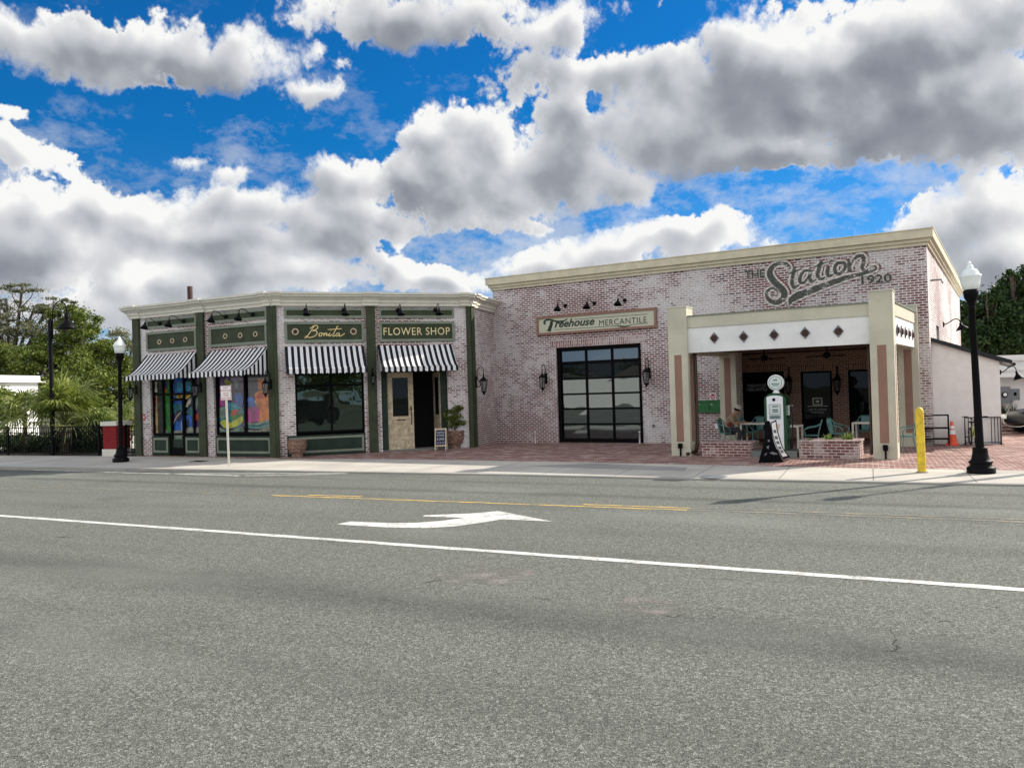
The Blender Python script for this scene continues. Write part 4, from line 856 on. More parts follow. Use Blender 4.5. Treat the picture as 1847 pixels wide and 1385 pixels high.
def diamond(x, z, y, rot=0):
    mb = MB(); mb.X = Matrix.Translation((x, y, z)) @ Matrix.Rotation(rot, 4, 'Z')
    mb.prism([(0, .165), (.135, 0), (0, -.165), (-.135, 0)], -.02, 0); mb.k = 1
    mb.X = mb.X @ Matrix.Rotation(R(90), 4, 'X'); mb.lathe([(.092, .021), (.085, .05), (.06, .06), (.03, .045), (.001, .06)], 14)
    o = mb.build('diamond_ornament', [M['grey_steel'], M['rust']], can); o.matrix_local = FS.mat(); o.matrix_parent_inverse = can.matrix_world.inverted()
for p in ((1288, 609.6), (1341, 607.3), (1396, 604), (1452, 600.5), (1512, 597.5)): x, z = FS.m(*p, -4.72); diamond(x, z, -4.702)
for i in range(5): diamond(14.745 + .16 * (.35 + i * .78) / 3.74 + .012, 3.28, -3.85 + i * .74, R(87))
cpart('downspout', M['copper'], lambda m: m.tube([(9.52, -4.36, 2.93), (9.52, -4.36, .32), (9.50, -4.45, .12), (9.36, -4.85, .06)], .05))
cpart('downspout', M['copper'], lambda m: m.tube([(14.13, -4.40, 2.93), (14.13, -4.40, .3), (14.13, -4.5, .08)], .035))
for x in (9.16, 14.5):
    cpart('uplight', M['soft_black'], lambda m: (m.box(x - .055, x + .055, -4.90, -4.81, .22, .36), m.box(x - .02, x + .02, -4.86, -4.81, .0, .22)))

# --- lean-to shed on the sunny side
FD = Frame(tuple(FR.O + FR.v * .62), tuple(FR.O + FR.v * .62 + FS.v * 1.78)); dv = FR.v
shed = empty('lean_to_shed', 'small white stucco lean-to with a sloping black metal roof against the tall building', 'shed', FD.mat())
def SF(name, mats, fn, label=None):
    mb = MB(); fn(mb); o = mb.build(name, mats, shed); o.matrix_local = Matrix.Identity(4); 
    if label: o['label'] = label
    return o
zl, zr = 3.12, 2.44
SF('wall', M['stucco_pink'], lambda m: (m.prism([(0, 0), (1.76, 0), (1.76, zr), (0, zl)], 0, .15), m.box(1.60, 1.76, .15, 7, 0, zr - .02), m.prism([(0, 0), (1.76, 0), (1.76, zr), (0, zl)], 7, 7.15)))
SF('roof', M['roof_black'], lambda m: m.prism([(-.05, zl + .02), (2.08, zr - .10), (2.08, zr + .02), (-.05, zl + .14)], -.14, 7.3))
SF('gutter', M['roof_black'], lambda m: m.tube([(2.12, -.1, zr - .1), (2.12, 7.3, zr - .1)], .05))
# --- white house far left and white building at the right edge
wh = empty('white_house', 'long low white building with a flat roof behind the palms', 'building', Matrix.Translation((-36.2, 46.3, 0)) @ Matrix.Rotation(R(-8), 4, 'Z'))
MB().box(-14, 7.4, 0, 3, 0, 3.35).build('wall', M['white'], wh); MB().box(-14.3, 7.7, -.3, 3.3, 3.352, 3.42).box(-14.1, 7.5, -.15, 3.1, 3.42, 3.75).build('roof', M['white_stucco'], wh)
MB().box(-14.1, 7.5, -.17, -.152, 3.36, 3.40).build('roof_line', M['soft_black'], wh)
bh = empty('low_white_building', 'low white building with a deep fascia seen behind the lean-to', 'building', Matrix.Translation((19.0, 32.5, 0)) @ Matrix.Rotation(R(-6), 4, 'Z'))
MB().box(-1, 16, .6, 9, 0, 2.0).build('wall', M['stucco_pink'], bh)
MB().box(-1.2, 16, 0, 9, 1.95, 2.84).box(-1.25, 16, -.06, 9, 2.60, 2.70).box(-1.25, 16, -.05, 9, 2.2, 2.28).build('fascia', M['white_stucco'], bh)
mb = MB()
for i in range(5): mb.box(-1, 8, .0 + i * .16 - 1.6, 1.0, i * .11, i * .11 + .11)
tag(mb.build('garden_steps', M['planter_brick'], None, Matrix.Translation((17.6, 30.3, 0)) @ Matrix.Rotation(R(-6), 4, 'Z')), 'low stepped brick edging in front of the white building by the electric boxes', 'brick steps')

# cracks and old repairs in the asphalt
def crack(pts, wd):
    P = [rp(*q) for q in pts]; J = []
    for i in range(len(P) - 1):
        for k in range(5): t = k / 5; J.append((P[i][0] + (P[i + 1][0] - P[i][0]) * t + random.uniform(-.014, .014), P[i][1] + (P[i + 1][1] - P[i][1]) * t + random.uniform(-.02, .02)))
    J.append(P[-1]); n = len(J); a, b = [], []
    for i, p in enumerate(J):
        w_ = wd * (1 - abs(2 * i / (n - 1) - 1) ** 2) * random.uniform(.5, 1.3) + .0015; a.append((p[0], p[1] - w_, ZR + .003)); b.append((p[0], p[1] + w_, ZR + .003))
    mb = MB(); mb.grid([a, b]); tag(mb.build('road_crack', M['crack']), kind='structure')
M['crack'] = mat('dark_crack', (.02, .02, .02), .95)
crack([(1608, 1138), (1616, 1152), (1611, 1160), (1621, 1166), (1616, 1172), (1599, 1174)], .008); crack([(1606, 1128), (1609, 1140)], .003)
crack([(1265, 1042), (1320, 1045), (1366, 1053)], .004); crack([(1774, 1090), (1800, 1094), (1847, 1111)], .005); crack([(960, 1076), (995, 1081)], .006); crack([(1235, 1085), (1325, 1100), (1322, 1110)], .003); crack([(1180, 1104), (1215, 1112), (1236, 1106)], .006); crack([(100, 969), (131, 967)], .03)
crack([(755, 1050), (800, 1046)], .012); crack([(590, 1070), (640, 1076)], .003); crack([(1690, 1120), (1720, 1119)], .004)
def worn_patch(pts, col):
    m = mat('old_asphalt_repair', col, .95, var=.2, vs=30); T = NT(m.node_tree); p = T.n['Principled BSDF']; out = T.n['Material Output']; tc = T.new('ShaderNodeTexCoord').outputs['Object']
    k = T.mapr(T.math('ADD', T.math('MULTIPLY', T.noise(tc, 90, 2, .7), .5), T.math('MULTIPLY', T.noise(tc, 2.5, 4, .6), .7)), .52, .72)
    tr = T.new('ShaderNodeBsdfTransparent'); x = T.new('ShaderNodeMixShader'); T.put(x.inputs[0], k); T.l.new(tr.outputs[0], x.inputs[1]); T.l.new(p.outputs[0], x.inputs[2]); T.l.new(x.outputs[0], out.inputs[0])
    P = smooth_line([rp(*q) for q in pts + [pts[0]]], 6)[:-1]; P = [(a + random.uniform(-.02, .02), b + random.uniform(-.03, .03)) for a, b in P]
    mb = MB(); mb.sheet(P, ZR + .002); tag(mb.build('road_repair', m), kind='structure')
worn_patch([(770, 1050), (800, 1030), (830, 1015), (900, 1022), (965, 1030), (930, 1050), (850, 1052)], (.20, .185, .17))
worn_patch([(1110, 1095), (1140, 1075), (1200, 1082), (1245, 1092), (1225, 1108), (1160, 1106)], (.21, .19, .175))

# ------------------------------------------------------------------ awnings
def awning(F, x0, x1, d, label):
    root = empty('awning', label, 'awning', F.mat(x0, 0, 2.9), 'black and white striped awnings')
    X = root.matrix_world.inverted() @ F.mat()
    zt, zf = 3.73, 2.93
    ts = [i / 10 for i in range(11)]
    prof = [(-.02 - (d - .02) * (t ** .92), zf + (zt - zf) * (1 - t) ** 1.55) for t in ts]
    mb = MB(); mb.smooth = True
    n = 26
    rows = [[(x0 + (x1 - x0) * j / n, y, z - .012 * math.sin(math.pi * j / n) ) for j in range(n + 1)] for y, z in prof]
    mb.grid(rows, uvf=lambda a, c: ((x1 - x0) * c / n, a * .1))
    mb.build('canopy', M['stripe'], root, X)
    mb = MB(); sc = .098; k = int((x1 - x0) / sc); m_ = 5
    top = []; bot = []
    for i in range(k * m_ + 1):
        t = i / (k * m_); x = x0 + (x1 - x0) * t; ph = (i % m_) / m_
        top.append((x, -d - .004 , zf + .01)); bot.append((x, -d - .012 - .006 * math.sin(x * 9), zf - .135 - .035 * abs(math.sin(math.pi * ph))))
    mb.grid([bot, top], uvf=lambda a, c: ((x1 - x0) * c / (k * m_), a))
    mb.build('valance', M['stripe'], root, X)
    for xs, sg in ((x0, 1), (x1, -1)):
        mb = MB(); N = 20; lo, hi = [], []
        for i in range(N + 1):
            t = i / N; y = -.02 - (d - .02) * (t ** .92); z = zf + (zt - zf) * (1 - t) ** 1.55
            hi.append((xs, y, z)); lo.append((xs, y, zf - .10 - .04 * abs(math.sin(t * d / .098 * math.pi))))
        mb.grid([lo, hi], uvf=lambda a, c: (d * c / N, a)); mb.build('side_panel', M['stripe'], root, X)
    mb = MB(); fz = zf + .0
    mb.tube([(x0 + .03, -.03, fz), (x0 + .03, -d + .02, fz), (x1 - .03, -d + .02, fz), (x1 - .03, -.03, fz)], .014, 6)
    for q in (x0 + .03, (x0 + x1) / 2, x1 - .03): mb.tube([(q, y + .02, z - .03) for y, z in prof[::2]], .012, 6)
    mb.build('metal_frame', M['black'], root, X)
awning(FA, .76, 3.37, 1.0, 'black and white striped awning over the glazed entrance, leftmost of four')
awning(FA, 4.03, 6.70, 1.1, 'black and white striped awning over the no parking sign, second from the left')
awning(FB, .36, 3.00, 1.05, 'black and white striped awning below the Bonita sign')
awning(FB, 3.48, 6.14, 1.05, 'black and white striped awning over the antique wooden doors')

# ------------------------------------------------------------------ gooseneck lamps
def gooseneck(X, reach=.46, s=1.0, label=None, group='gooseneck sign lamps'):
    """mounted on a wall at the origin of X, reaching out along -y"""
    r = empty('gooseneck_lamp', label, 'wall lamp', X, group)
    mb = MB(); mb.X = Matrix.Rotation(R(90), 4, 'X'); mb.lathe([(.075 * s, 0), (.075 * s, .02), (.05 * s, .04), (.001, .05)], 16); mb.build('wall_plate', M['black'], r)
    pts = [(0, 0, 0), (0, -.08, .0), (0, -.18 * reach / .46, .07), (0, -.28 * reach / .46, .15), (0, -.38 * reach / .46, .16), (0, -reach + .02, .10), (0, -reach, .02), (0, -reach, -.03)]
    MB().tube(smooth_line(pts, 4), .013 * s, 7).build('arm', M['black'], r)
    mb = MB(); mb.X = Matrix.Translation((0, -reach, 0)) @ Matrix.Rotation(R(-14), 4, 'X')
    mb.lathe([(.001, .01), (.035 * s, 0), (.035 * s, -.06), (.05 * s, -.08), (.13 * s, -.20), (.145 * s, -.23), (.135 * s, -.23), (.05 * s, -.10), (.001, -.09)], 20); mb.build('shade', M['black'], r)
    return r
place = ['left of the two above the leftmost blank fascia board', 'right of the two above the leftmost blank fascia board', 'left of the two above the second blank fascia board', 'right of the two above the second blank fascia board']
base = gooseneck(FA.mat(*(lambda q: (q[0], -.06, q[1]))(FA.m(290.5, 583.8))), .62, label='black gooseneck lamp, ' + place[0])
for i, (F, px, py) in enumerate([(FA, 333.4, 579.5), (FA, 409.5, 571.2), (FA, 458, 567.6)]):
    q = F.m(px, py); dup(base, F.mat(q[0], -.06, q[1]), 'black gooseneck lamp, ' + place[i + 1])
for (px, py), lb in zip(((551, 560), (619.5, 560), (717, 560), (784.5, 559.5)), ('left of the two above the Bonita sign', 'right of the two above the Bonita sign', 'left of the two above the FLOWER SHOP sign', 'right of the two above the FLOWER SHOP sign')):
    q = FB.m(px, py); dup(base, FB.mat(q[0], -.06, q[1]), 'small black gooseneck lamp, ' + lb)
for (px, py), lb in zip(((1019.7, 551.4), (1072, 547.3), (1127, 541.6)), ('left', 'middle', 'right')):
    q = FS.m(px, py); dup(base, FS.mat(q[0], -.002, q[1]), f'black gooseneck lamp, {lb} of the three above the cream mercantile signboard')
q = FR.m(1701, 585); g2 = gooseneck(FR.mat(q[0], -.002, q[1]), .55, 1.5, 'black gooseneck lamp on the sunlit side wall above the lean-to roof')
g3 = gooseneck(FD.mat(1.762, .25, 2.12) @ Matrix.Rotation(R(90), 4, 'Z'), .42, 1.0, 'black gooseneck lamp on the outer end of the lean-to')

# ------------------------------------------------------------------ ornate wall lanterns
def lantern(X, s, label, group='ornate black wall lanterns'):
    r = empty('wall_lantern', label, 'lantern', X, group)
    MB().box(-.05 * s, .05 * s, -.03, 0, -.16 * s, .20 * s).build('wall_plate', M['black'], r)
    pts = [(0, -.02, -.12 * s), (0, -.10 * s, -.16 * s), (0, -.16 * s, -.04 * s), (0, -.06 * s, .12 * s), (0, -.05 * s, .38 * s), (0, -.14 * s, .50 * s), (0, -.25 * s, .48 * s), (0, -.28 * s, .36 * s), (0, -.28 * s, .22 * s)]
    MB().tube(smooth_line(pts, 4), .014 * s, 6).build('scroll_arm', M['black'], r)
    Y = Matrix.Translation((0, -.28 * s, -.12 * s))
    mb = MB(); mb.X = Y
    mb.lathe([(.001, .40 * s), (.015 * s, .39 * s), (.03 * s, .35 * s), (.02 * s, .32 * s), (.05 * s, .27 * s), (.13 * s, .19 * s), (.15 * s, .165 * s), (.13 * s, .16 * s)], 6, smooth=False)
    mb.lathe([(.10 * s, -.20 * s), (.05 * s, -.24 * s), (.03 * s, -.29 * s), (.001, -.34 * s)][::-1], 6, smooth=False)
    for k in range(6):
        a = k * math.tau / 6; mb.tube([(.13 * s * math.cos(a), .13 * s * math.sin(a), .16 * s), (.075 * s * math.cos(a), .075 * s * math.sin(a), -.21 * s)], .009 * s, 5)
    mb.lathe([(.085 * s, -.21 * s), (.085 * s, -.19 * s)], 6, smooth=False); mb.build('lantern_cage', M['black'], r)
    mb = MB(); mb.X = Y; mb.lathe([(.068 * s, -.19 * s), (.118 * s, .155 * s)], 6, smooth=False); mb.build('glass', M['lantern_glass'], r)
    return r
M['lantern_glass'] = mat('smoky_lantern_glass', (.16, .17, .17), .15, var=.2)
_tr = M['lantern_glass'].node_tree.nodes['Principled BSDF']; _tr.inputs['Alpha'].default_value = .45
L0 = lantern(FS.mat(*(lambda q: (q[0], -.002, q[1]))(FS.m(985, 683))), 1.08, 'ornate black lantern on the brick wall left of the garage door')
def lan(F, px, py, lb, y=-.002, s=1.0, rz=0):
    q = F.m(px, py, y); return dup(L0, F.mat(q[0], y, q[1]) @ Matrix.Rotation(rz, 4, 'Z') @ Matrix.Scale(s, 4), lb)
lan(FS, 1171, 674, 'ornate black lantern on the brick wall right of the garage door')
q = FC.m(851, 690, -.10); dup(L0, FC.mat(.30, -.102, 2.35), 'ornate black lantern on the pilaster right of the FLOWER SHOP sign')
lan(FS, 1425, 690, 'ornate black lantern on the porch wall left of the middle door', 2.998)
lan(FS, 1512, 688, 'ornate black lantern on the porch wall right of the middle door', 2.998)
dup(L0, FB.mat(3.265, -.102, 2.62) @ Matrix.Scale(.62, 4), 'small black lantern on the pilaster between the Bonita and FLOWER SHOP signs')
dup(L0, FA.mat(6.86, -.102, 2.45) @ Matrix.Scale(.85, 4), 'ornate black lantern on the green corner pilaster left of the Bonita window')
dup(L0, FA.mat(3.60, -.102, 2.45) @ Matrix.Scale(.85, 4), 'ornate black lantern on the pilaster between the two colourful windows')
dup(L0, FA.mat(.25, -.102, 2.45) @ Matrix.Scale(.85, 4), 'ornate black lantern at the left end of the corner shop')

# ------------------------------------------------------------------ mercantile signboard
x0, z1 = FS.m(968, 571, -.05); x1, z0 = 6.80, 4.08; z1 = 4.79
sg = empty('signboard', 'long cream signboard framed in brown reading Treehouse Mercantile over the garage door', 'signboard', FS.mat(x0, 0, z0))
def SG(name, mb, m, y=0): o = mb.build(name, m, sg, sg.matrix_world.inverted() @ FS.mat()); return o
SG('frame', MB().ring(x0, x1, z0, z1, .085, -.10, -.003), M['brown']); SG('board', MB().box(x0 + .08, x1 - .08, -.06, -.004, z0 + .08, z1 - .08), M['sign_cream'])
def sz(L): return [FS.m(960 + a / 7.696, 540 + b / 7.696, -.07) for a, b in L]
mb = MB(); V = .00255
for i, (L, W) in enumerate([([(182, 345), (165, 318), (195, 288), (250, 283), (330, 305), (400, 305), (460, 290), (494, 262)], [30, 34, 26, 24, 26, 26, 20, 6]), ([(268, 300), (262, 350), (245, 400), (228, 444)], [44, 52, 56, 60]),
    ([(200, 436), (262, 430)], [14, 14]), ([(585, 279), (1000, 248), (1600, 205)], [7, 7]), ([(300, 422), (700, 398), (1180, 368), (1280, 378)], [6, 7, 9, 9]), ([(1150, 366), (1278, 378), (1400, 349)], [4, 24, 4]), ([(1380, 352), (1605, 331)], [7, 7])]):
    mb.ribbon(sz(L), [w_ * V for w_ in W], -.0622 - .0006 * i)
SG('lettering', mb, M['sign_green'])
(a0, b0), (a1, b1) = sz([(306, 345), (866, 318)]); sh = (b1 - b0) / (a1 - a0)
def slant(o, k):
    for v in o.data.vertices: v.co.z += v.co.x * k
t = text('lettering', 'reehouse', M['sign_green'], sg, sg.matrix_world.inverted() @ FS.mat((a0 + a1) / 2, -.068, (b0 + b1) / 2 + .03), .30, a1 - a0, shear=.35, bold=.026)
(a0, b0), (a1, b1) = sz([(928, 330), (1588, 278)])
t = text('lettering', 'MERCANTILE', M['sign_green'], sg, sg.matrix_world.inverted() @ FS.mat((a0 + a1) / 2, -.068, (b0 + b1) / 2 - .0), .215, a1 - a0, space=1.1)

# ------------------------------------------------------------------ street lamps
def street_lamp(X, label):
    r = empty('street_lamp', label, 'street lamp', X, 'acorn globe street lamps')
    MB().lathe([(.27, 0), (.27, .11), (.255, .13), (.20, .16), (.215, .21), (.235, .235), (.20, .26), (.17, .30), (.145, .42), (.14, .50), (.15, .52), (.12, .54)], 16).build('base', M['black'], r)
    MB().lathe([(.082, .54), (.074, 1.5), (.060, 3.42), (.075, 3.44), (.065, 3.47)], 18).build('post', M['black'], r)
    MB().lathe([(.065, 3.47), (.075, 3.55), (.115, 3.62), (.135, 3.66), (.145, 3.74), (.15, 3.80), (.12, 3.82)], 18).build('collar', M['black'], r)
    g = MB().lathe([(.12, 3.82), (.15, 3.83), (.178, 3.95), (.195, 4.06), (.215, 4.09), (.215, 4.12), (.178, 4.13), (.17, 4.17), (.14, 4.22), (.085, 4.26), (.07, 4.27), (.075, 4.30), (.05, 4.33), (.035, 4.34), (.045, 4.36), (.03, 4.39), (.001, 4.42)], 22).build('globe', M['lamp_glass'], r)
    return r
x, y = G(1770, 853)
sl = street_lamp(Matrix.Translation((x, y, 0)) @ Matrix.Rotation(R(-1.3), 4, 'Y') @ Matrix.Scale(1.0, 4), 'black street lamp with a white acorn globe in front of the lean-to')
x, y = G(218, 833)
dup(sl, Matrix.Translation((x, y, 0)) @ Matrix.Rotation(R(.8), 4, 'Y') @ Matrix.Scale(.96, 4), 'black street lamp with a white acorn globe beside the red brick pier')
x, y = G(96, 818)
tl = empty('park_lamp', 'tall black park lamp with a curved arm and hanging bell shade behind the iron fence', 'street lamp', Matrix.Translation((x, y, 0)))
MB().lathe([(.16, 0), (.16, .3), (.09, .4), (.08, 4.9), (.085, 5.45), (.03, 5.5)], 14).build('post', M['black'], tl)
MB().tube(smooth_line([(.10, 0, 4.7), (.11, 0, 5.4), (.15, 0, 5.95), (.38, 0, 6.22), (.62, 0, 6.1), (.70, 0, 5.85), (.70, 0, 5.72)], 5), .028, 8).build('arm', M['black'], tl)
mb = MB(); mb.X = Matrix.Translation((.70, 0, 0)); mb.lathe([(.05, 5.74), (.10, 5.72), (.10, 5.5), (.09, 5.46), (.14, 5.40), (.28, 5.26), (.36, 5.12), (.36, 5.09), (.33, 5.09), (.10, 5.3), (.001, 5.32)], 22); mb.build('shade', M['black'], tl)

# ------------------------------------------------------------------ pavement things
x, y = G(1663, 852)
b = empty('bollard', 'yellow round-topped bollard at the edge of the brick paving', 'bollard', Matrix.Translation((x, y, 0)) @ Matrix.Rotation(R(-.6), 4, 'Y'))
MB().lathe([(.085, 0), (.085, 1.28), (.082, 1.32), (.062, 1.36), (.03, 1.385), (.001, 1.39)], 20).build('post', M['yellow'], b)
MB().lathe([(.12, .001), (.12, .012), (.09, .02)], 16).build('base_flange', M['grey_concrete'], b)
x, y = G(413, 840)
ns = empty('parking_sign', 'white NO PARKING ANY TIME sign on a thin pale post at the road edge', 'street sign', Matrix.Translation((x, y, 0)) @ Matrix.Rotation(R(10), 4, 'Z') @ Matrix.Rotation(R(-.8), 4, 'Y'))
MB().box(-.03, .03, -.012, .012, 0, 2.40).build('post', M['white_metal'], ns)
MB().box(-.155, .155, -.022, -.0125, 1.98, 2.42).build('sign_plate', M['white'], ns)
MB().ring(-.148, .148, 1.987, 2.413, .008, -.0245, -.0225).build('border', M['red'], ns)
for s_, z, h in (('NO', 2.355, .06), ('PARKING', 2.27, .055), ('ANY', 2.185, .05), ('TIME', 2.115, .05)): text('lettering', s_, M['red'], ns, Matrix.Translation((0, -.024, z)), h)
MB().box(-.10, .10, -.026, -.0235, 2.03, 2.045).prism([(-.13, 2.037), (-.10, 2.06), (-.10, 2.015)], -.0262, -.0235).prism([(.13, 2.037), (.10, 2.06), (.10, 2.015)], -.0262, -.0235).build('arrow', M['red'], ns)
x, y = G(1718, 803)
cn = empty('traffic_cone', 'orange traffic cone with two white bands against the lean-to wall', 'traffic cone', Matrix.Translation((x, y, 0)) @ Matrix.Rotation(FS.rot, 4, 'Z'))
MB().box(-.18, .18, -.18, .18, .001, .04).lathe([(.14, .04), (.035, .70), (.03, .71), (.001, .71)], 18).build('cone_body', M['orange'], cn)
MB().lathe([(.0985, .33), (.0775, .46)], 18).build('band', M['white'], cn); MB().lathe([(.0735, .49), (.0595, .58)], 18).build('band', M['white'], cn)
# bicycle rack: a low black railing
x0, y0 = G(1733, 801); x1, y1 = G(1797, 800.5); FKx = Frame((x0, y0 - .25), (x1, y1 - .25))
rk = empty('railing', 'low black bar railing along the front of the lean-to', 'railing', FKx.mat())
MB().tube([(0, 0, 0), (0, 0, .80), (FKx.L, 0, .80), (FKx.L, 0, 0)], .02, 8).tube([(0, 0, .06), (FKx.L, 0, .06)], .014, 6).build('frame', M['black'], rk)
for t in (.10, .18, .27, .74, .83, .92): MB().tube([(FKx.L * t, 0, .06), (FKx.L * t, 0, .80)], .011, 6).build('bar', M['black'], rk)
MB().box(-.04, .04, -.12, .12, .001, .02).build('foot', M['black'], rk); MB().box(FKx.L - .04, FKx.L + .04, -.12, .12, .001, .02).build('foot', M['black'], rk)
# bicycle, seen from the front
x, y = G(1757, 806)
bk = empty('bicycle', 'small yellow-green bicycle parked facing the street behind the right-hand lamp', 'bicycle', Matrix.Translation((x + .05, y - .05, 0)) @ Matrix.Rotation(R(-20), 4, 'Z'))
def wheel(yc, r=.255):
    mb = MB(); mb.X = Matrix.Translation((0, yc, r)) @ Matrix.Rotation(R(90), 4, 'Y')
    N = 24; rows = [[((r - .022 + .022 * math.cos(b_)) * math.cos(a_), (r - .022 + .022 * math.cos(b_)) * math.sin(a_), .022 * math.sin(b_)) for b_ in [k * math.tau / 8 for k in range(8)]] for a_ in [k * math.tau / N for k in range(N + 1)]]
    mb.smooth = True; mb.grid(rows, close=True); w_ = mb.build('wheel', M['rubber'], bk)
    mb = MB()
    for k in range(14): a_ = k * math.tau / 14; mb.tube([(0, yc, r), (0, yc + (r - .03) * math.cos(a_), r + (r - .03) * math.sin(a_))], .003, 4, caps=False)
    mb.build('spokes', M['chrome'], w_)
wheel(0); wheel(.92)
M['bike'] = mat('yellow_green_paint', (.32, .36, .03), .3, coat=.5)
MB().tube([(0, .10, .62), (0, .52, .30)], .018).tube([(0, .12, .55), (0, .52, .30), (0, .60, .60)], .016).tube([(0, .11, .66), (0, .60, .58)], .016).tube([(.05, .92, .255), (.03, .54, .30)], .01).tube([(-.05, .92, .255), (-.03, .54, .30)], .01).tube([(.04, .92, .255), (0, .59, .58)], .01).build('frame', M['bike'], bk)
MB().tube([(0, .12, .70), (0, .09, .52)], .02).tube([(.045, 0, .255), (.045, .06, .50), (0, .09, .52)], .012).tube([(-.045, 0, .255), (-.045, .06, .50), (0, .09, .52)], .012).build('fork', M['bike'], bk)
MB().tube(smooth_line([(-.33, .12, .86), (-.20, .10, .86), (-.09, .10, .80), (.0, .10, .74), (.09, .10, .80), (.20, .10, .86), (.33, .12, .86)], 4), .013, 7).tube([(0, .12, .68), (0, .10, .75)], .016).build('handlebar', M['black'], bk)
MB().box(-.06, .06, .52, .76, .66, .70).tube([(0, .60, .58), (0, .62, .68)], .014).build('saddle', M['rubber'], bk)
MB().tube([(-.17, .52, .26), (.17, .52, .34)], .012).box(-.21, -.12, .48, .56, .245, .265).box(.12, .21, .48, .56, .325, .345).build('pedals', M['rubber'], bk)
MB().tube([(0, .04, .50), (0, .0, .60), (0, -.05, .56)], .012).box(-.03, .03, -.06, .0, .50, .56).build('front_lamp', M['orange'], bk)
# black rack cart against the brick corner
x0, y0 = G(1662, 803); x1, y1 = G(1693, 802.5); FW = Frame((x0 - .15, y0 - .25), (x1 - .1, y1 - .42))
ct = empty('rack_cart', 'empty black metal rack cart standing against the brick corner behind the yellow bollard', 'cart', FW.mat())
L = max(FW.L, .75); mb = MB()
for a in (0, L):
    for b_ in (0, .4): mb.tube([(a, b_, .08), (a, b_, .92)], .017, 6)
for z in (.20, .52, .90):
    mb.tube([(0, 0, z), (L, 0, z), (L, .4, z), (0, .4, z), (0, 0, z)], .016, 6)
mb.build('frame', M['black'], ct)
for z in (.20, .52): MB().box(.01, L - .01, .01, .39, z, z + .02).build('shelf', M['soft_black'], ct)
for a in (0, L):
    for b_ in (0, .4): 
        mb = MB(); mb.X = Matrix.Translation((a, b_, .045)) @ Matrix.Rotation(R(90), 4, 'Y'); mb.lathe([(.04, -.015), (.04, .015)], 12); mb.build('wheel', M['rubber'], ct)
# urns
def urn(X, s, label, grp='carved terracotta urns'):
    r = empty('urn_planter', label, 'planter', X, grp)
    mb = MB(); mb.lathe([(.20 * s, 0), (.22 * s, .05 * s), (.20 * s, .09 * s), (.26 * s, .16 * s), (.33 * s, .33 * s), (.35 * s, .50 * s), (.36 * s, .58 * s), (.34 * s, .60 * s), (.38 * s, .64 * s), (.38 * s, .68 * s), (.33 * s, .68 * s), (.30 * s, .60 * s)], 28)
    N = 28
    for k in range(14):
        for j, (zr_, rr) in enumerate(((.24, .295), (.36, .335), (.48, .35))):
            a_ = (k + .5 * (j % 2)) * math.tau / 14; mb.X = Matrix.Translation((rr * s * math.cos(a_), rr * s * math.sin(a_), zr_ * s)); mb.lathe([(.001, -.04 * s), (.03 * s, -.02 * s), (.032 * s, .02 * s), (.001, .045 * s)], 6)
    mb.X = None; mb.build('pot', M['terracotta'], r); MB().lathe([(.001, .61 * s), (.31 * s, .61 * s)][::-1], 20).build('soil', M['soil'], r); return r
u1 = urn(FB.mat(.66, -.50, 0), .86, 'empty carved terracotta urn below the dark Bonita window')
x, y = G(820, 809); u2 = urn(Matrix.Translation((x, y + .1, 0)), .95, 'carved terracotta urn holding a leafy plant beside the chalkboard and antique doors')
# chalkboard
x0, y0 = G(784, 812.5); x1, y1 = G(804, 812); FCb = Frame((x0, y0), (x1 + .02, y1 + .0))
cb = empty('chalkboard', 'small cream A-frame chalkboard with white chalk writing beside the shop door', 'chalkboard', FCb.mat())
wd = FCb.L
for s_, y_ in ((1, 0), (-1, .42)):
    mb = MB(); mb.X = Matrix.Translation((0, y_, 0)) @ Matrix.Rotation(R(-13 * s_), 4, 'X')
    mb.box(0, .04, -.012, .012, .0, .78).box(wd - .04, wd, -.012, .012, 0, .78).box(.04, wd - .04, -.012, .012, .72, .78).box(.04, wd - .04, -.012, .012, .14, .19); mb.build('frame', M['wood_trim'], cb)
mb = MB(); mb.X = Matrix.Rotation(R(-13), 4, 'X'); mb.box(.04, wd - .04, -.006, .006, .19, .72); mb.build('slate', mat('blue_black_slate', (.010, .014, .045), .5), cb)
cw = mat('chalk', (.55, .58, .62), .9, var=0)
for s_, z, h in (('SHOP IN', .63, .06), ('STORE', .53, .06), ('& OPEN', .40, .07), ('~ ~ ~', .27, .03)): text('chalk_writing', s_, cw, cb, Matrix.Rotation(R(-13), 4, 'X') @ Matrix.Translation((wd / 2, -.009, z)), h, wd * .62)
# curved black sign with a white strip
x, y = G(1392, 834)
sg2 = empty('pavement_sign', 'black curved pavement sign with a white strip of squares before the fuel pump', 'pavement sign', Matrix.Translation((x, y, 0)) @ Matrix.Rotation(R(-8), 4, 'Z'))
k_ = y / FPX
def pq(L): return [((a - 1392) * k_, (834.5 - b_) * k_) for a, b_ in L]
MB().prism(pq(smooth_line([(1369, 834.5), (1373, 820), (1378, 804), (1381, 785), (1382, 763), (1386, 759.5), (1391, 761), (1393, 775), (1396, 795), (1402, 812), (1412, 834.5)], 3)), -.03, .03).build('black_panel', M['soft_black'], sg2)
mb = MB(); 
for L in ([(1386, 793), (1390, 794), (1389, 797), (1386, 797)], [(1383, 806), (1388, 803), (1387, 810), (1385, 809)], [(1379, 820), (1384, 816), (1383, 819), (1380, 822)], [(1388, 817), (1394, 815), (1401, 818), (1402, 820), (1394, 820)]): mb.prism(pq(L), -.034, -.0305)
mb.build('emblem', M['grey_steel'], sg2)
XS = Matrix.Translation((.02, .12, 0))
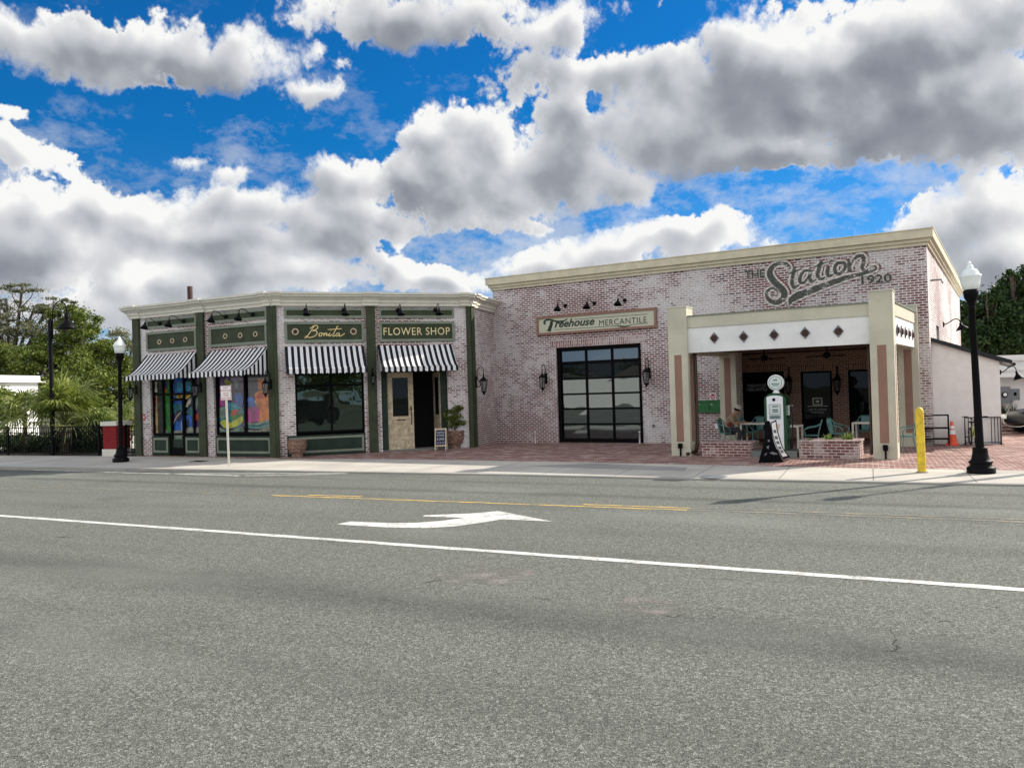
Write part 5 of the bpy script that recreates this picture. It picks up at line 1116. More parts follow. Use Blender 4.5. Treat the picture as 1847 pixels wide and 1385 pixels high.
lft = smooth_line([(1392, 762), (1393, 775), (1397, 795), (1404, 812), (1413, 829)], 4); rgt = smooth_line([(1399.5, 759), (1401, 775), (1406, 795), (1412, 812), (1423, 827)], 4)
def band(y0_, g0, g1, m, a=0.0, b_=1.0, nm='strip'):
    l2, r2 = pq(lft), pq(rgt); n_ = len(l2) - 1; mb = MB()
    rowl, rowr = [], []
    for j in range(9):
        t = (g0 + (g1 - g0) * j / 8) * n_; i = min(int(t), n_ - 1); f = t - i
        Lp = [l2[i][q] + (l2[i + 1][q] - l2[i][q]) * f for q in (0, 1)]; Rp = [r2[i][q] + (r2[i + 1][q] - r2[i][q]) * f for q in (0, 1)]
        A_ = [Lp[q] + (Rp[q] - Lp[q]) * a for q in (0, 1)]; B_ = [Lp[q] + (Rp[q] - Lp[q]) * b_ for q in (0, 1)]
        rowl.append((A_[0], y0_ + A_[0] * .5, A_[1])); rowr.append((B_[0], y0_ + B_[0] * .5, B_[1]))
    mb.grid([rowl, rowr]); mb.grid([[(p[0], p[1] + .05, p[2]) for p in rowr], [(p[0], p[1] + .05, p[2]) for p in rowl]]); mb.grid([rowr, [(p[0], p[1] + .05, p[2]) for p in rowr]]); mb.grid([[(p[0], p[1] + .05, p[2]) for p in rowl], rowl])
    mb.build(nm, m, sg2, XS)
band(-.16, -.0, 1.0, M['soft_black'], -.12, 1.25, 'strip_backing'); band(-.165, .05, .93, M['white'])
M['print_grey'] = mat('grey_print', (.10, .11, .12), .6, var=.4, vs=20)
for g in (.26, .40, .52, .66, .76): band(-.17, g, g + .075, M['print_grey'], .2, .8, 'printed_square')
# fuel pump on its island
isl = empty('pump_island', 'raised concrete island under the fuel pump', 'island', FS.mat(11.15, -4.85, 0))
MB().box(0, 1.20, 0, .95, .001, .16).build('slab', M['grey_concrete'], isl)
pm = empty('fuel_pump', 'vintage green and white fuel pump with a round white globe', 'fuel pump', FS.mat(11.76, -4.28, .16))
pm.matrix_world = FS.mat(11.74, -4.25, .16)
def arch(w_, z0, z1, rise, n=10): return [(-w_, z0), (w_, z0), (w_, z1)] + [(w_ * math.cos(math.pi * i / n), z1 + rise * math.sin(math.pi * i / n)) for i in range(1, n)] + [(-w_, z1)]
MB().prism(arch(.29, 0, 1.38, .19), -.20, .24).build('cabinet', M['pump_green'], pm)
MB().prism(arch(.215, .03, 1.44, .06), -.235, -.201).build('front_panel', M['pump_white'], pm)
fp = MB().box(-.15, .15, -.246, -.236, .98, 1.26).build('dial_window', M['mint'], pm)
MB().ring(-.155, .155, .975, 1.265, .014, -.252, -.2465).build('dial_frame', M['chrome'], pm)
for z in (1.20, 1.11, 1.06): MB().box(-.06, .09, -.250, -.247, z - .012, z + .012).build('counter', M['soft_black'], fp)
MB().box(-.15, .15, -.245, -.236, .86, .955).build('plate', mat('blue_grey_plate', (.20, .30, .29), .4), pm)
text('lettering', 'GASOLINE', M['soft_black'], pm, Matrix.Translation((0, -.2465, .905)), .045, .24)
mb = MB(); mb.X = Matrix.Translation((-.02, -.236, 1.385)) @ Matrix.Rotation(R(90), 4, 'X'); mb.lathe([(.042, 0), (.042, .012), (.001, .014)], 18); mb.build('knob', M['soft_black'], pm)
MB().prism([(-.02, .72), (.12, .72), (.10, .58), (.05, .52), (.0, .58)], -.240, -.2365).build('badge', mat('pale_pink_badge', (.62, .42, .36), .5), pm)
MB().lathe([(.10, 1.52), (.09, 1.60), (.06, 1.62), (.07, 1.645)], 16).build('globe_neck', M['pump_white'], pm)
mb = MB(); mb.X = Matrix.Translation((0, 0, 1.85)) @ Matrix.Rotation(R(90), 4, 'X')
mb.lathe([(.001, -.085), (.19, -.08), (.215, -.06), (.22, 0), (.215, .06), (.19, .08), (.175, .075)], 32); gl = mb.build('globe', M['lamp_glass'], pm)
mb = MB(); mb.X = Matrix.Translation((0, 0, 1.85)) @ Matrix.Rotation(R(90), 4, 'X'); mb.lathe([(.001, .079), (.168, .078)], 32); mb.build('globe_face', mat('mint_globe_face', (.60, .70, .66), .3, var=.03), gl)
mb = MB(); mb.X = Matrix.Translation((0, 0, 1.85)) @ Matrix.Rotation(R(90), 4, 'X'); mb.lathe([(.168, .078), (.168, .084), (.178, .084), (.178, .074)], 32); mb.build('globe_ring', M['pump_green'], gl)
MB().box(-.06, .06, -.084, -.0802, 1.925, 1.94).box(-.05, .05, -.084, -.0802, 1.90, 1.915).box(-.08, .08, -.084, -.0802, 1.765, 1.785).box(-.11, .11, -.084, -.0802, 1.81, 1.83).build('globe_marking', M['pump_green'], gl)
MB().tube(smooth_line([(.31, -.02, 1.15), (.40, -.04, 1.10), (.42, -.06, .6), (.40, -.08, .12), (.36, 0, .05), (.31, .1, .3)], 6), .018, 7).build('hose', M['rubber'], pm)
MB().box(.291, .36, -.08, .02, .95, 1.22).tube([(.36, -.03, 1.2), (.42, -.05, 1.28), (.44, -.08, 1.20)], .016).build('nozzle', M['chrome'], pm)
# brick planters
def planter(x0, x1, y0, y1, h, label, n):
    r = empty('brick_planter', label, 'planter', FS.mat(x0, y0, 0), 'low brick planters by the porch')
    X = r.matrix_world.inverted() @ FS.mat()
    MB().ring(0, 0.001, 0, 0.001, .0001, 0, 0) if False else None
    mb = MB(); t = .2
    mb.box(x0, x1, y0, y0 + t, 0, h - .06).box(x0, x1, y1 - t, y1, 0, h - .06).box(x0, x0 + t, y0 + t, y1 - t, 0, h - .06).box(x1 - t, x1, y0 + t, y1 - t, 0, h - .06); mb.build('wall', M['planter_brick'], r, X)
    e = .025; mb = MB(); mb.box(x0 - e, x1 + e, y0 - e, y0 + t, h - .058, h).box(x0 - e, x1 + e, y1 - t, y1 + e, h - .058, h).box(x0 - e, x0 + t, y0 + t, y1 - t, h - .058, h).box(x1 - t, x1 + e, y0 + t, y1 - t, h - .058, h); mb.build('coping', M['planter_brick'], r, X)
    MB().box(x0 + t, x1 - t, y0 + t, y1 - t, 0.01, h - .08).build('soil', M['soil'], r, X); return r
planter(9.75, 11.12, -4.75, -3.95, .40, 'low whitewashed brick planter left of the fuel pump', 0)
planter(12.40, 13.88, -4.80, -4.0, .47, 'low brick planter with small green plants right of the fuel pump', 3)
# small fittings on the tall wall
for a, b_, lb in ((1268.5, 733.5, 'left'), (1291.5, 733.5, 'right')):
    q = FS.m(a, b_, -.15); mbx = empty('mailbox', f'bright green wall mailbox, {lb} one of the pair inside the porch columns', 'mailbox', FS.mat(q[0], 0, q[1]), 'green wall mailboxes')
    MB().box(-.235, .235, -.15, -.003, -.20, .17).build('body', M['mail_green'], mbx); MB().prism([(-.24, .171), (.24, .171), (.24, .21), (-.24, .21)], -.17, -.003).build('lid', M['mail_green'], mbx)
    text('lettering', 'A1' if lb == 'left' else 'A3', M['white'], mbx, Matrix.Translation((-.16, -.154, .08)), .05)
q = FS.m(1286, 715); rs = empty('round_badge', 'small red round badge on a white square above the green mailboxes', 'badge', FS.mat(q[0], 0, q[1]))
MB().box(-.11, .11, -.012, -.003, -.11, .11).build('plate', M['white'], rs); mb = MB(); mb.disc(0, 0, .092, -.0135, 20); mb.build('disc', M['red'], rs); MB().ribbon([(-.05, .03), (-.02, -.02), (.03, -.03), (.05, .03)], .025, -.0165).build('symbol', M['white'], rs)
q = FA.m(260, 752.5); rs = empty('hazard_badge', 'small red and white diamond badge on brick at the shop left end', 'badge', FA.mat(q[0], 0, q[1]))
MB().prism([(0, .15), (.10, 0), (0, -.15), (-.10, 0)], -.012, -.003).build('plate', M['red'], rs); MB().prism([(0, .065), (.045, 0), (0, -.065), (-.045, 0)], -.0145, -.0125).build('symbol', M['white'], rs)
for px, py0, py1, lb in ((965.8, 799, 780, 'white pipe stub standing at the wall left of the garage door'), (1154, 800, 780, 'white pipe stub standing in front of the garage door right edge')):
    x, y = G(px, py0); h = (py0 - py1) / FPX * y; o = MB().lathe([(.028, 0), (.028, h), (.036, h), (.036, h + .04), (.001, h + .045)], 10, (x, y)).build('pipe_stub', M['white']); tag(o, lb, 'pipe', 'white pipe stubs')
q = FS.m(1180, 768); o = empty('hose_tap', 'small dark hose tap on the brick wall right of the garage door', 'tap', FS.mat(q[0], 0, q[1]))
MB().tube([(0, -.003, 0), (0, -.10, 0), (0, -.13, -.05)], .018, 7).build('spout', M['black'], o); MB().tube([(-.05, -.09, .04), (.05, -.09, .04)], .012, 6).build('handle', M['black'], o)
q = FS.m(1293, 768.5); tag(MB().box(-.05, .05, -.03, -.003, -.09, .09).build('socket_box', M['white'], None, FS.mat(q[0], 0, q[1])), 'small white electrical box low on the brick wall below the mailboxes', 'electrical box')
q = FR.m(1678, 506); o = empty('wall_fitting', 'small pale bracket fitting high on the sunlit side wall', 'bracket', FR.mat(q[0], 0, q[1])); MB().tube([(0, -.003, 0), (0, -.30, 0), (0, -.34, -.12)], .03, 7).build('arm', M['grey_steel'], o)
x, y = -12.4, 31.2; o = MB().lathe([(.10, 5.0), (.10, 6.42), (.085, 6.43)], 14, (x, y)).build('roof_pipe', M['rust']); tag(o, 'rusty round pipe rising above the corner shop roof', 'pipe')
# utility boxes at the right edge
bx = lambda px, py: (lambda d: (d[0] * 32.3 / d[1], EYE + d[2] * 32.3 / d[1]))(ray(px, py))
for (p0, p1, lb, nm) in (((1806, 728), (1824, 697), 'grey electricity meter box with a round glass dial on the white building', 'meter_box'), ((1826, 722), (1841, 701), 'smaller grey electrical box with a black window beside the meter box', 'switch_box')):
    (a, z0), (b_, z1) = bx(*p0), bx(*p1); w_ = b_ - a
    o = empty(nm, lb, 'electrical box', Matrix.Translation((a, 32.55, z0)) @ Matrix.Rotation(R(-6), 4, 'Z'))
    MB().box(0, w_, -.18, .28, 0, z1 - z0).build('case', M['grey_steel'], o)
    if nm == 'meter_box':
        mb = MB(); mb.X = Matrix.Translation((w_ * .45, -.18, (z1 - z0) * .52)) @ Matrix.Rotation(R(90), 4, 'X'); mb.lathe([(.11, 0), (.11, .05), (.08, .06)], 18); mb.k = 1; mb.lathe([(.08, .055), (.05, .08), (.001, .09)], 16); mb.build('meter', [M['soft_black'], M['white']], o)
    else:
        MB().box(w_ * .35, w_ * .65, -.19, -.181, (z1 - z0) * .4, (z1 - z0) * .7).build('window', M['soft_black'], o)
        MB().tube([(w_ * .4, .05, 0), (w_ * .4, .05, -z0 + .35)], .06, 8).build('conduit', M['white_metal'], o)
# black car nose at the right edge
car = empty('parked_car', 'black car parked at the right edge, only its front corner in view', 'car', Matrix.Translation((17.25, 27.6, 0)) @ Matrix.Rotation(R(8), 4, 'Z'))
mb = MB(); mb.smooth = True; rows = []
secs = [(0.0, .35, .62, .55), (.10, .27, .72, .72), (.5, .24, .80, .84), (1.2, .22, .90, .88), (2.0, .22, .95, .9), (3.2, .22, .98, .9), (4.1, .24, .98, .88), (4.45, .32, .90, .78)]
for (xx, zb, zt_, hw) in secs:
    rows.append([(xx, -hw, zb + .06), (xx, -hw - .02, (zb + zt_) / 2), (xx, -hw + .04, zt_ - .08), (xx, -hw * .7, zt_), (xx, hw * .7, zt_), (xx, hw - .04, zt_ - .08), (xx, hw + .02, (zb + zt_) / 2), (xx, hw, zb + .06), (xx, hw * .7, zb), (xx, -hw * .7, zb)])
mb.grid(rows, close=True); mb.smooth = False; mb.face(rows[0][::-1]); mb.face(rows[-1])
mb.smooth = True; cab = [(1.35, .88, .90, .80), (2.0, .74, 1.38, .68), (2.6, .70, 1.46, .66), (3.3, .72, 1.42, .66), (4.1, .86, .97, .78)]
mb.grid([[(xx, -hw, .90), (xx, -w2, zt_), (xx, w2, zt_), (xx, hw, .90)] for xx, hw, zt_, w2 in cab]); mb.build('body', M['car_paint'], car)
for xx in (.85, 3.5):
    for s_ in (-1, 1):
        mb = MB(); mb.X = Matrix.Translation((xx, s_ * .80, .33)) @ Matrix.Rotation(R(90), 4, 'X'); mb.lathe([(.20, -.11), (.31, -.11), (.33, -.08), (.33, .08), (.31, .11), (.20, .11)], 24); w_ = mb.build('wheel', M['rubber'], car)
        mb = MB(); mb.X = Matrix.Translation((xx, s_ * .80, .33)) @ Matrix.Rotation(R(90), 4, 'X'); mb.lathe([(.001, -.10), (.2, -.10), (.2, .10), (.001, .10)], 16); mb.build('rim', M['chrome'], w_)
MB().box(-.03, .12, -.72, -.42, .52, .64).build('headlight', M['lamp_glass'], car); MB().box(-.03, .12, .42, .72, .52, .64).build('headlight', M['lamp_glass'], car)
MB().tube(smooth_line([(.02, .55, .34), (-.03, .3, .27), (-.04, 0, .25), (-.03, -.3, .27), (.02, -.56, .34), (.3, -.82, .36)], 4), .018, 6).build('bumper_trim', M['chrome'], car)
MB().box(1.15, 1.3, -.98, -.84, .92, 1.03).build('mirror', M['car_paint'], car)

# ------------------------------------------------------------------ porch furniture
def chair(X, label):
    r = empty('armchair', label, 'chair', X, 'teal metal armchairs on the porch')
    t = M['teal']
    mb = MB(); mb.lathe([(.001, .455), (.20, .455), (.225, .445), (.225, .43), (.20, .425), (.001, .425)], 18); mb.build('seat', t, r)
    for sx_ in (-1, 1):
        MB().tube([(sx_ * .17, -.17, .43), (sx_ * .20, -.22, .0)], .014, 7).build('leg', t, r); MB().tube([(sx_ * .16, .16, .43), (sx_ * .20, .25, .0)], .014, 7).build('leg', t, r)
        MB().tube(smooth_line([(sx_ * .17, -.16, .43), (sx_ * .25, -.20, .58), (sx_ * .27, -.10, .66), (sx_ * .27, .10, .70), (sx_ * .22, .24, .76)], 4), .014, 7).build('armrest', t, r)
    mb = MB(); mb.tube(smooth_line([(-.19, .17, .43), (-.22, .24, .72), (-.15, .28, .86), (0, .30, .89), (.15, .28, .86), (.22, .24, .72), (.19, .17, .43)], 5), .015, 7); mb.build('back_frame', t, r)
    mb = MB(); mb.smooth = True
    rows = [[(a * (.105 + .03 * q), .19 + .09 * q - .02 * (1 - a * a) + (.0), .45 + .42 * q) for a in (-1, -.5, 0, .5, 1)] for q in (0, .33, .66, 1)]
    mb.grid(rows); mb.grid([[(p[0], p[1] + .012, p[2]) for p in rr][::-1] for rr in rows]); mb.build('backrest', t, r); return r
def fsx(px, y): return FS.m(px, 780, y)[0]
def rz(x, y, a): return FS.mat(x, y, 0) @ Matrix.Rotation(R(a), 4, 'Z')
c0 = chair(rz(fsx(1313, -1.2), -1.2, 80), 'teal metal armchair with the seated person in it')
for px, y, a, lb in ((1352, -.75, 80, 'teal armchair seen through the legs of the left white table'), (1369, .25, 5, 'teal armchair behind the left white table, its curved back just above the top'),
    (1464, -2.3, -80, 'teal armchair right of the fuel pump, its back to the right'), (1513, -1.5, 75, 'teal armchair in front of the brick between the porch door and right window'),
    (1560, .2, 0, 'teal armchair behind the right white table'), (1638, -2.6, -70, 'teal armchair showing just past the nearest front column')):
    dup(c0, rz(fsx(px, y), y, a), lb)
def table(X, w_, d_, label):
    r = empty('porch_table', label, 'table', X, 'white square porch tables')
    MB().box(0, w_, 0, d_, .71, .75).build('table_top', M['white_metal'], r); MB().ring(.02, w_ - .02, .66, .709, .0001, .02, .021) if False else None
    for a in (.0, w_ - .055):
        for b_ in (.0, d_ - .055): MB().box(a + .002, a + .053, b_ + .002, b_ + .053, 0, .709).build('leg', M['white_metal'], r)
    return r
x = fsx(1335.5, -1.3); table(FS.mat(9.93, -1.33, 0), .84, .8, 'left white table, in front of the large porch window'); table(FS.mat(11.42, -2.95, 0), .62, .7, 'white table half hidden behind the fuel pump')
table(FS.mat(13.22, -1.18, 0), .85, .8, 'right white table, partly behind the nearest front column')
def ceiling_fan(x, y, a, label):
    r = empty('ceiling_fan', label, 'ceiling fan', FS.mat(x, y, 2.76) @ Matrix.Rotation(R(a), 4, 'Z'), 'ceiling fans under the porch')
    MB().tube([(0, 0, .05), (0, 0, .29)], .018, 8).lathe([(.07, .29), (.05, .24), (.001, .235)], 12).build('rod', M['black'], r)
    MB().lathe([(.001, -.07), (.06, -.06), (.10, -.03), (.115, .02), (.11, .08), (.06, .12), (.001, .125)], 18).build('motor', M['black'], r)
    for k in range(5):
        mb = MB(); mb.X = Matrix.Rotation(k * math.tau / 5, 4, 'Z') @ Matrix.Rotation(R(10), 4, 'X'); mb.box(.10, .20, -.02, .02, -.008, .0); mb.prism([(.18, 0), (.60, 0), (.60, .01), (.18, .01)], -.06, .06); mb.build('blade', M['black'], r)
ceiling_fan(fsx(1383, -1.4), -1.4, 12, 'black ceiling fan under the porch, nearer the left columns'); ceiling_fan(fsx(1496, -1.4), -1.4, 40, 'black ceiling fan under the porch, nearer the right columns')

# ------------------------------------------------------------------ the seated person
def skinned(name, pts, edges, m, parent, lv=2):
    me = bpy.data.meshes.new(name); me.from_pydata([p[:3] for p in pts], edges, []); me.materials.append(m)
    o = bpy.data.objects.new(name, me); COL.objects.link(o); o.parent = parent
    me.skin_vertices.new(name='') if hasattr(me.skin_vertices, 'new') else None
    md = o.modifiers.new('skin', 'SKIN'); md.use_smooth_shade = True
    if not me.skin_vertices:
        bpy.context.view_layer.objects.active = o
    for i, p in enumerate(pts): me.skin_vertices[0].data[i].radius = (p[3], p[4] if len(p) > 4 else p[3])
    me.skin_vertices[0].data[0].use_root = True
    s_ = o.modifiers.new('sub', 'SUBSURF'); s_.levels = lv; s_.render_levels = lv; return o
px_ = rz(fsx(1313, -1.2), -1.2, 80)
per = empty('person', 'person in a pale cap and khaki shirt bending forward in a porch chair', 'person', FS.mat(fsx(1313, -1.2), -1.2, 0))
bp = [(-.02, 0, .52, .13, .15), (.04, 0, .68, .12, .14), (.12, 0, .86, .12, .16), (.19, 0, .98, .10, .13), (.25, 0, 1.05, .055), (.31, 0, 1.13, .085, .08), (.33, 0, 1.21, .095, .085), (.36, 0, 1.27, .05), (.42, 0, 1.15, .02)]
be = [(0, 1), (1, 2), (2, 3), (3, 4), (4, 5), (5, 6), (6, 7), (5, 8)]
for s_ in (-1, 1):
    b0 = len(bp); bp += [(.17, s_ * .17, .95, .06), (.24, s_ * .22, .76, .045), (.46, s_ * .16, .77, .032), (.50, s_ * .15, .775, .026), (.54, s_ * .145, .775, .028)]
    be += [(3, b0), (b0, b0 + 1), (b0 + 1, b0 + 2), (b0 + 2, b0 + 3), (b0 + 3, b0 + 4)]
    for k, (dy, ln) in enumerate(((-.027, .060), (-.009, .072), (.009, .068), (.027, .052))):
        n_ = len(bp); bp += [(.545 + ln * .5, s_ * .145 + dy * 1.2, .783, .009), (.545 + ln, s_ * .145 + dy * 1.3, .766, .008)]; be += [(b0 + 4, n_), (n_, n_ + 1)]
    n_ = len(bp); bp += [(.52, s_ * .145 - s_ * .035, .77, .010), (.55, s_ * .145 - s_ * .055, .762, .009)]; be += [(b0 + 3, n_), (n_, n_ + 1)]
    n_ = len(bp); bp += [(.05, s_ * .10, .52, .095), (.43, s_ * .13, .53, .068), (.40, s_ * .13, .28, .055), (.36, s_ * .13, .09, .04), (.48, s_ * .14, .045, .035)]; be += [(0, n_), (n_, n_ + 1), (n_ + 1, n_ + 2), (n_ + 2, n_ + 3), (n_ + 3, n_ + 4)]
skinned('body', bp, be, M['skin'], per)
sp_ = [(-.02, 0, .50, .145, .165), (.04, 0, .68, .135, .155), (.12, 0, .86, .135, .175), (.19, 0, .98, .105, .135)]; se = [(0, 1), (1, 2), (2, 3)]
for s_ in (-1, 1): n_ = len(sp_); sp_ += [(.17, s_ * .17, .95, .075), (.235, s_ * .215, .79, .062)]; se += [(3, n_), (n_, n_ + 1)]
skinned('shirt', sp_, se, M['khaki'], per)
tp = [(-.02, 0, .47, .14, .16)]; te = []
for s_ in (-1, 1): n_ = len(tp); tp += [(.05, s_ * .10, .52, .11), (.43, s_ * .13, .53, .085), (.40, s_ * .13, .30, .075), (.365, s_ * .13, .12, .065)]; te += [(0, n_), (n_, n_ + 1), (n_ + 1, n_ + 2), (n_ + 2, n_ + 3)]
skinned('trousers', tp, te, M['denim'], per)
mb = MB(); mb.X = Matrix.Translation((.335, 0, 1.235)) @ Matrix.Rotation(R(22), 4, 'Y'); mb.lathe([(.108, -.01), (.112, .02), (.098, .07), (.06, .10), (.001, .112)], 18); mb.X = mb.X @ Matrix.Translation((.10, 0, .0)); mb.lathe([(.085, -.004), (.088, .004), (.001, .012)], 14); mb.build('cap', M['cap'], per)
mb = MB(); mb.X = Matrix.Translation((.325, 0, 1.21)) @ Matrix.Rotation(R(22), 4, 'Y'); mb.lathe([(.06, -.07), (.095, -.05), (.103, .0), (.10, .02)], 16); mb.build('hair', M['soft_black'], per)
for s_ in (-1, 1): skinned('shoe', [(.34, s_ * .13, .045, .045, .042), (.42, s_ * .135, .045, .05, .038), (.50, s_ * .14, .035, .042, .03)], [(0, 1), (1, 2)], M['rubber'], per)
mb = MB(); mb.X = Matrix.Translation((.10, -.185, .72)); mb.lathe([(.001, -.09), (.06, -.06), (.075, 0), (.06, .06), (.001, .09)], 12); mb.build('bag', M['redcloth'], per)['label'] = 'dark red bag held on the lap'

# ------------------------------------------------------------------ plants
def leaf_mesh(name, P, size, m, parent=None, X=None, asp=.55, up=0.0):
    n = len(P); a = RNG.normal(size=(n, 3)); a[:, 2] *= (1 - up * .5); a /= np.linalg.norm(a, axis=1)[:, None]
    b = np.cross(a, RNG.normal(size=(n, 3))); b /= np.linalg.norm(b, axis=1)[:, None]
    s = (size * (.6 + .8 * RNG.random(n)))[:, None]
    v = np.stack([P - a * s, P - b * s * asp, P + a * s, P + b * s * asp], 1).reshape(-1, 3)
    me = bpy.data.meshes.new(name); me.vertices.add(4 * n); me.vertices.foreach_set('co', v.astype(np.float32).ravel())
    me.loops.add(4 * n); me.loops.foreach_set('vertex_index', np.arange(4 * n, dtype=np.int32))
    me.polygons.add(n); me.polygons.foreach_set('loop_start', np.arange(0, 4 * n, 4, dtype=np.int32)); me.materials.append(m); me.update(calc_edges=True)
    o = bpy.data.objects.new(name, me); COL.objects.link(o)
    if parent is not None: o.parent = parent
    if X is not None: o.matrix_local = X
    return o
def crown_points(cl, n, clumps, tight=.22, seed=1):
    out = []; vol = [c[3] * c[4] * c[5] for c in cl]; tot = sum(v ** .75 for v in vol)
    for c, v in zip(cl, vol):
        k = max(3, int(clumps * v ** .75 / tot)); m = int(n * v ** .75 / tot)
        d = RNG.normal(size=(k, 3)); d /= np.linalg.norm(d, axis=1)[:, None]; r = (.35 + .65 * RNG.random(k) ** .5)[:, None]
        cc = d * r; idx = RNG.integers(0, k, m); s = RNG.normal(size=(m, 3)) * tight * (.6 + .8 * RNG.random(k))[idx][:, None]
        s[:, 2] *= .7
        out.append((cc[idx] + s) * np.array(c[3:6]) + np.array(c[:3]))
    return np.concatenate(out)
def tree(name, label, x, y, cl, n, size, m, clumps=60, tr=.25, trunk_to=None, group=None, tight=.2, limbs=True, cat='tree', extra=None):
    r = empty(name, label, cat, Matrix.Translation((x, y, 0)), group)
    zc = trunk_to or min(c[2] for c in cl); mb = MB()
    mb.tube(smooth_line([(0, 0, 0), (.1, 0, zc * .4), (-.1, .1, zc * .8), (0, 0, zc)], 3), [tr * (1.25 - .55 * i / 9) for i in range(10)], 8)
    if limbs:
        for c in cl:
            q = Vector(c[:3]); mid = Vector((q.x * .45, q.y * .45, zc + (q.z - zc) * .35 + random.uniform(-.2, .3)))
            pts = smooth_line([(0, 0, zc * .85), tuple(mid), tuple(q), (q.x * 1.1, q.y * 1.1, q.z + c[5] * .6)], 3)
            mb.tube(pts, [tr * (.62 - .52 * i / (len(pts) - 1)) for i in range(len(pts))], 6)
            for k in range(3):
                e = q + Vector((random.uniform(-.8, .8) * c[3], random.uniform(-.8, .8) * c[4], random.uniform(.0, .8) * c[5])); mb.tube([tuple(mid.lerp(q, .6)), tuple(mid.lerp(e, .8)), tuple(e)], [tr * .22, tr * .12, tr * .05], 5, caps=False)
    mb.build('trunk', M['bark'], r)
    leaf_mesh('crown', crown_points(cl, n, clumps, tight), size, m, r)
    if extra is not None: leaf_mesh('hanging_moss', extra, size * .8, M['leaf_moss'], r, asp=.3)
    return r
def at(px, py, D): d = ray(px, py); k = D / d[1]; return Vector((d[0] * k, D, EYE + d[2] * k))
def blobs_at(D, lst, ox, dj=0.0):
    """crown masses measured in the photograph and stood at a distance D, with depth of their own"""
    out = []
    for (px, py, rx, ry) in lst:
        p = at(px, py, D + random.uniform(-1, 1) * dj); out.append((p.x - ox, p.y - D, p.z, rx * D / FPX, max(rx, ry) * D / FPX * .9, ry * D / FPX))
    return out
D = 58; p = at(140, 780, D)
tree('oak_tree', 'large dense green oak behind the palms and tall park lamp', p.x, D, blobs_at(D, [(110, 640, 45, 45), (150, 600, 42, 42), (125, 575, 35, 28), (180, 640, 45, 45), (205, 690, 42, 45), (150, 690, 60, 50), (100, 700, 45, 40), (215, 740, 35, 40), (60, 655, 40, 35), (170, 755, 50, 40)], p.x, 2.0), 60000, .10, M['leaf_a'], 190, .42, 2.4, tight=.17)
D = 66; p = at(22, 780, D); cl = blobs_at(D, [(40, 520, 34, 8), (12, 545, 22, 10), (60, 560, 28, 12), (30, 590, 40, 22), (85, 555, 26, 9), (75, 600, 35, 18), (-15, 560, 25, 22), (5, 610, 30, 18), (112, 545, 22, 10), (-30, 600, 30, 30)], p.x, 1.5)
ex = []
for c in cl:
    k = 420; q = RNG.normal(size=(k, 3)) * np.array(c[3:6]) * .55 + np.array(c[:3]); q[:, 2] -= RNG.random(k) * 1.6; ex.append(q)
tree('oak_tree', 'tall sparse oak hung with grey moss at the far left, bare limbs showing', p.x, D, cl, 12000, .09, M['leaf_moss'], 110, .30, 5.2, tight=.20, extra=np.concatenate(ex))
D = 60; p = at(25, 770, D); tree('green_tree', 'low bright green tree under the mossy oak beside the white house', p.x, D, blobs_at(D, [(20, 640, 40, 28), (50, 665, 35, 22), (-15, 660, 40, 35), (75, 640, 25, 25)], p.x, 1), 12000, .11, M['leaf_a'], 60, .2, 2.5)
D = 80; p = at(215, 770, D); tree('pale_tree', 'pale thin-leaved tree just left of the corner shop roofline', p.x, D, blobs_at(D, [(215, 615, 28, 24), (195, 635, 25, 25), (235, 640, 25, 28), (215, 670, 35, 30), (245, 670, 25, 30)], p.x, 1), 8000, .10, M['leaf_pale'], 90, .3, 4, tight=.22)
D = 44; p = at(8, 790, D); tree('broadleaf_shrub', 'dark green tree cut by the left edge of the view above the fence', p.x, D, blobs_at(D, [(5, 720, 26, 32), (25, 745, 20, 18), (-20, 740, 30, 40)], p.x, 1), 7000, .09, M['leaf_a'], 45, .12, 1.2)
D = 42; p = at(235, 800, D); tree('green_shrub', 'bright yellow-green shrub between the red brick pier and the shop', p.x, D, blobs_at(D, [(236, 748, 12, 20), (225, 765, 12, 15), (205, 750, 20, 22)], p.x, .5), 3500, .07, M['leaf_palm'], 40, .06, .6, cat='shrub')
D = 46
for lb, xs, L in (('dark evergreen tree directly behind the side wall and right-hand lamp', 1765, [(1750, 575, 38, 35), (1790, 560, 38, 38), (1765, 610, 45, 40), (1735, 610, 25, 45), (1800, 610, 40, 40), (1775, 535, 18, 12)]),
    ('tall dark tree rising highest at the right edge of the view', 1835, [(1835, 535, 32, 40), (1850, 500, 28, 25), (1825, 500, 14, 12), (1860, 560, 50, 50), (1830, 600, 40, 45), (1880, 520, 40, 50)])):
    p = at(xs, 700, D); tree('evergreen_tree', lb, p.x, D, blobs_at(D, L, p.x, 1.2), 26000, .10, M['leaf_dark'], 110, .35, 2.2, group=None, tight=.19)
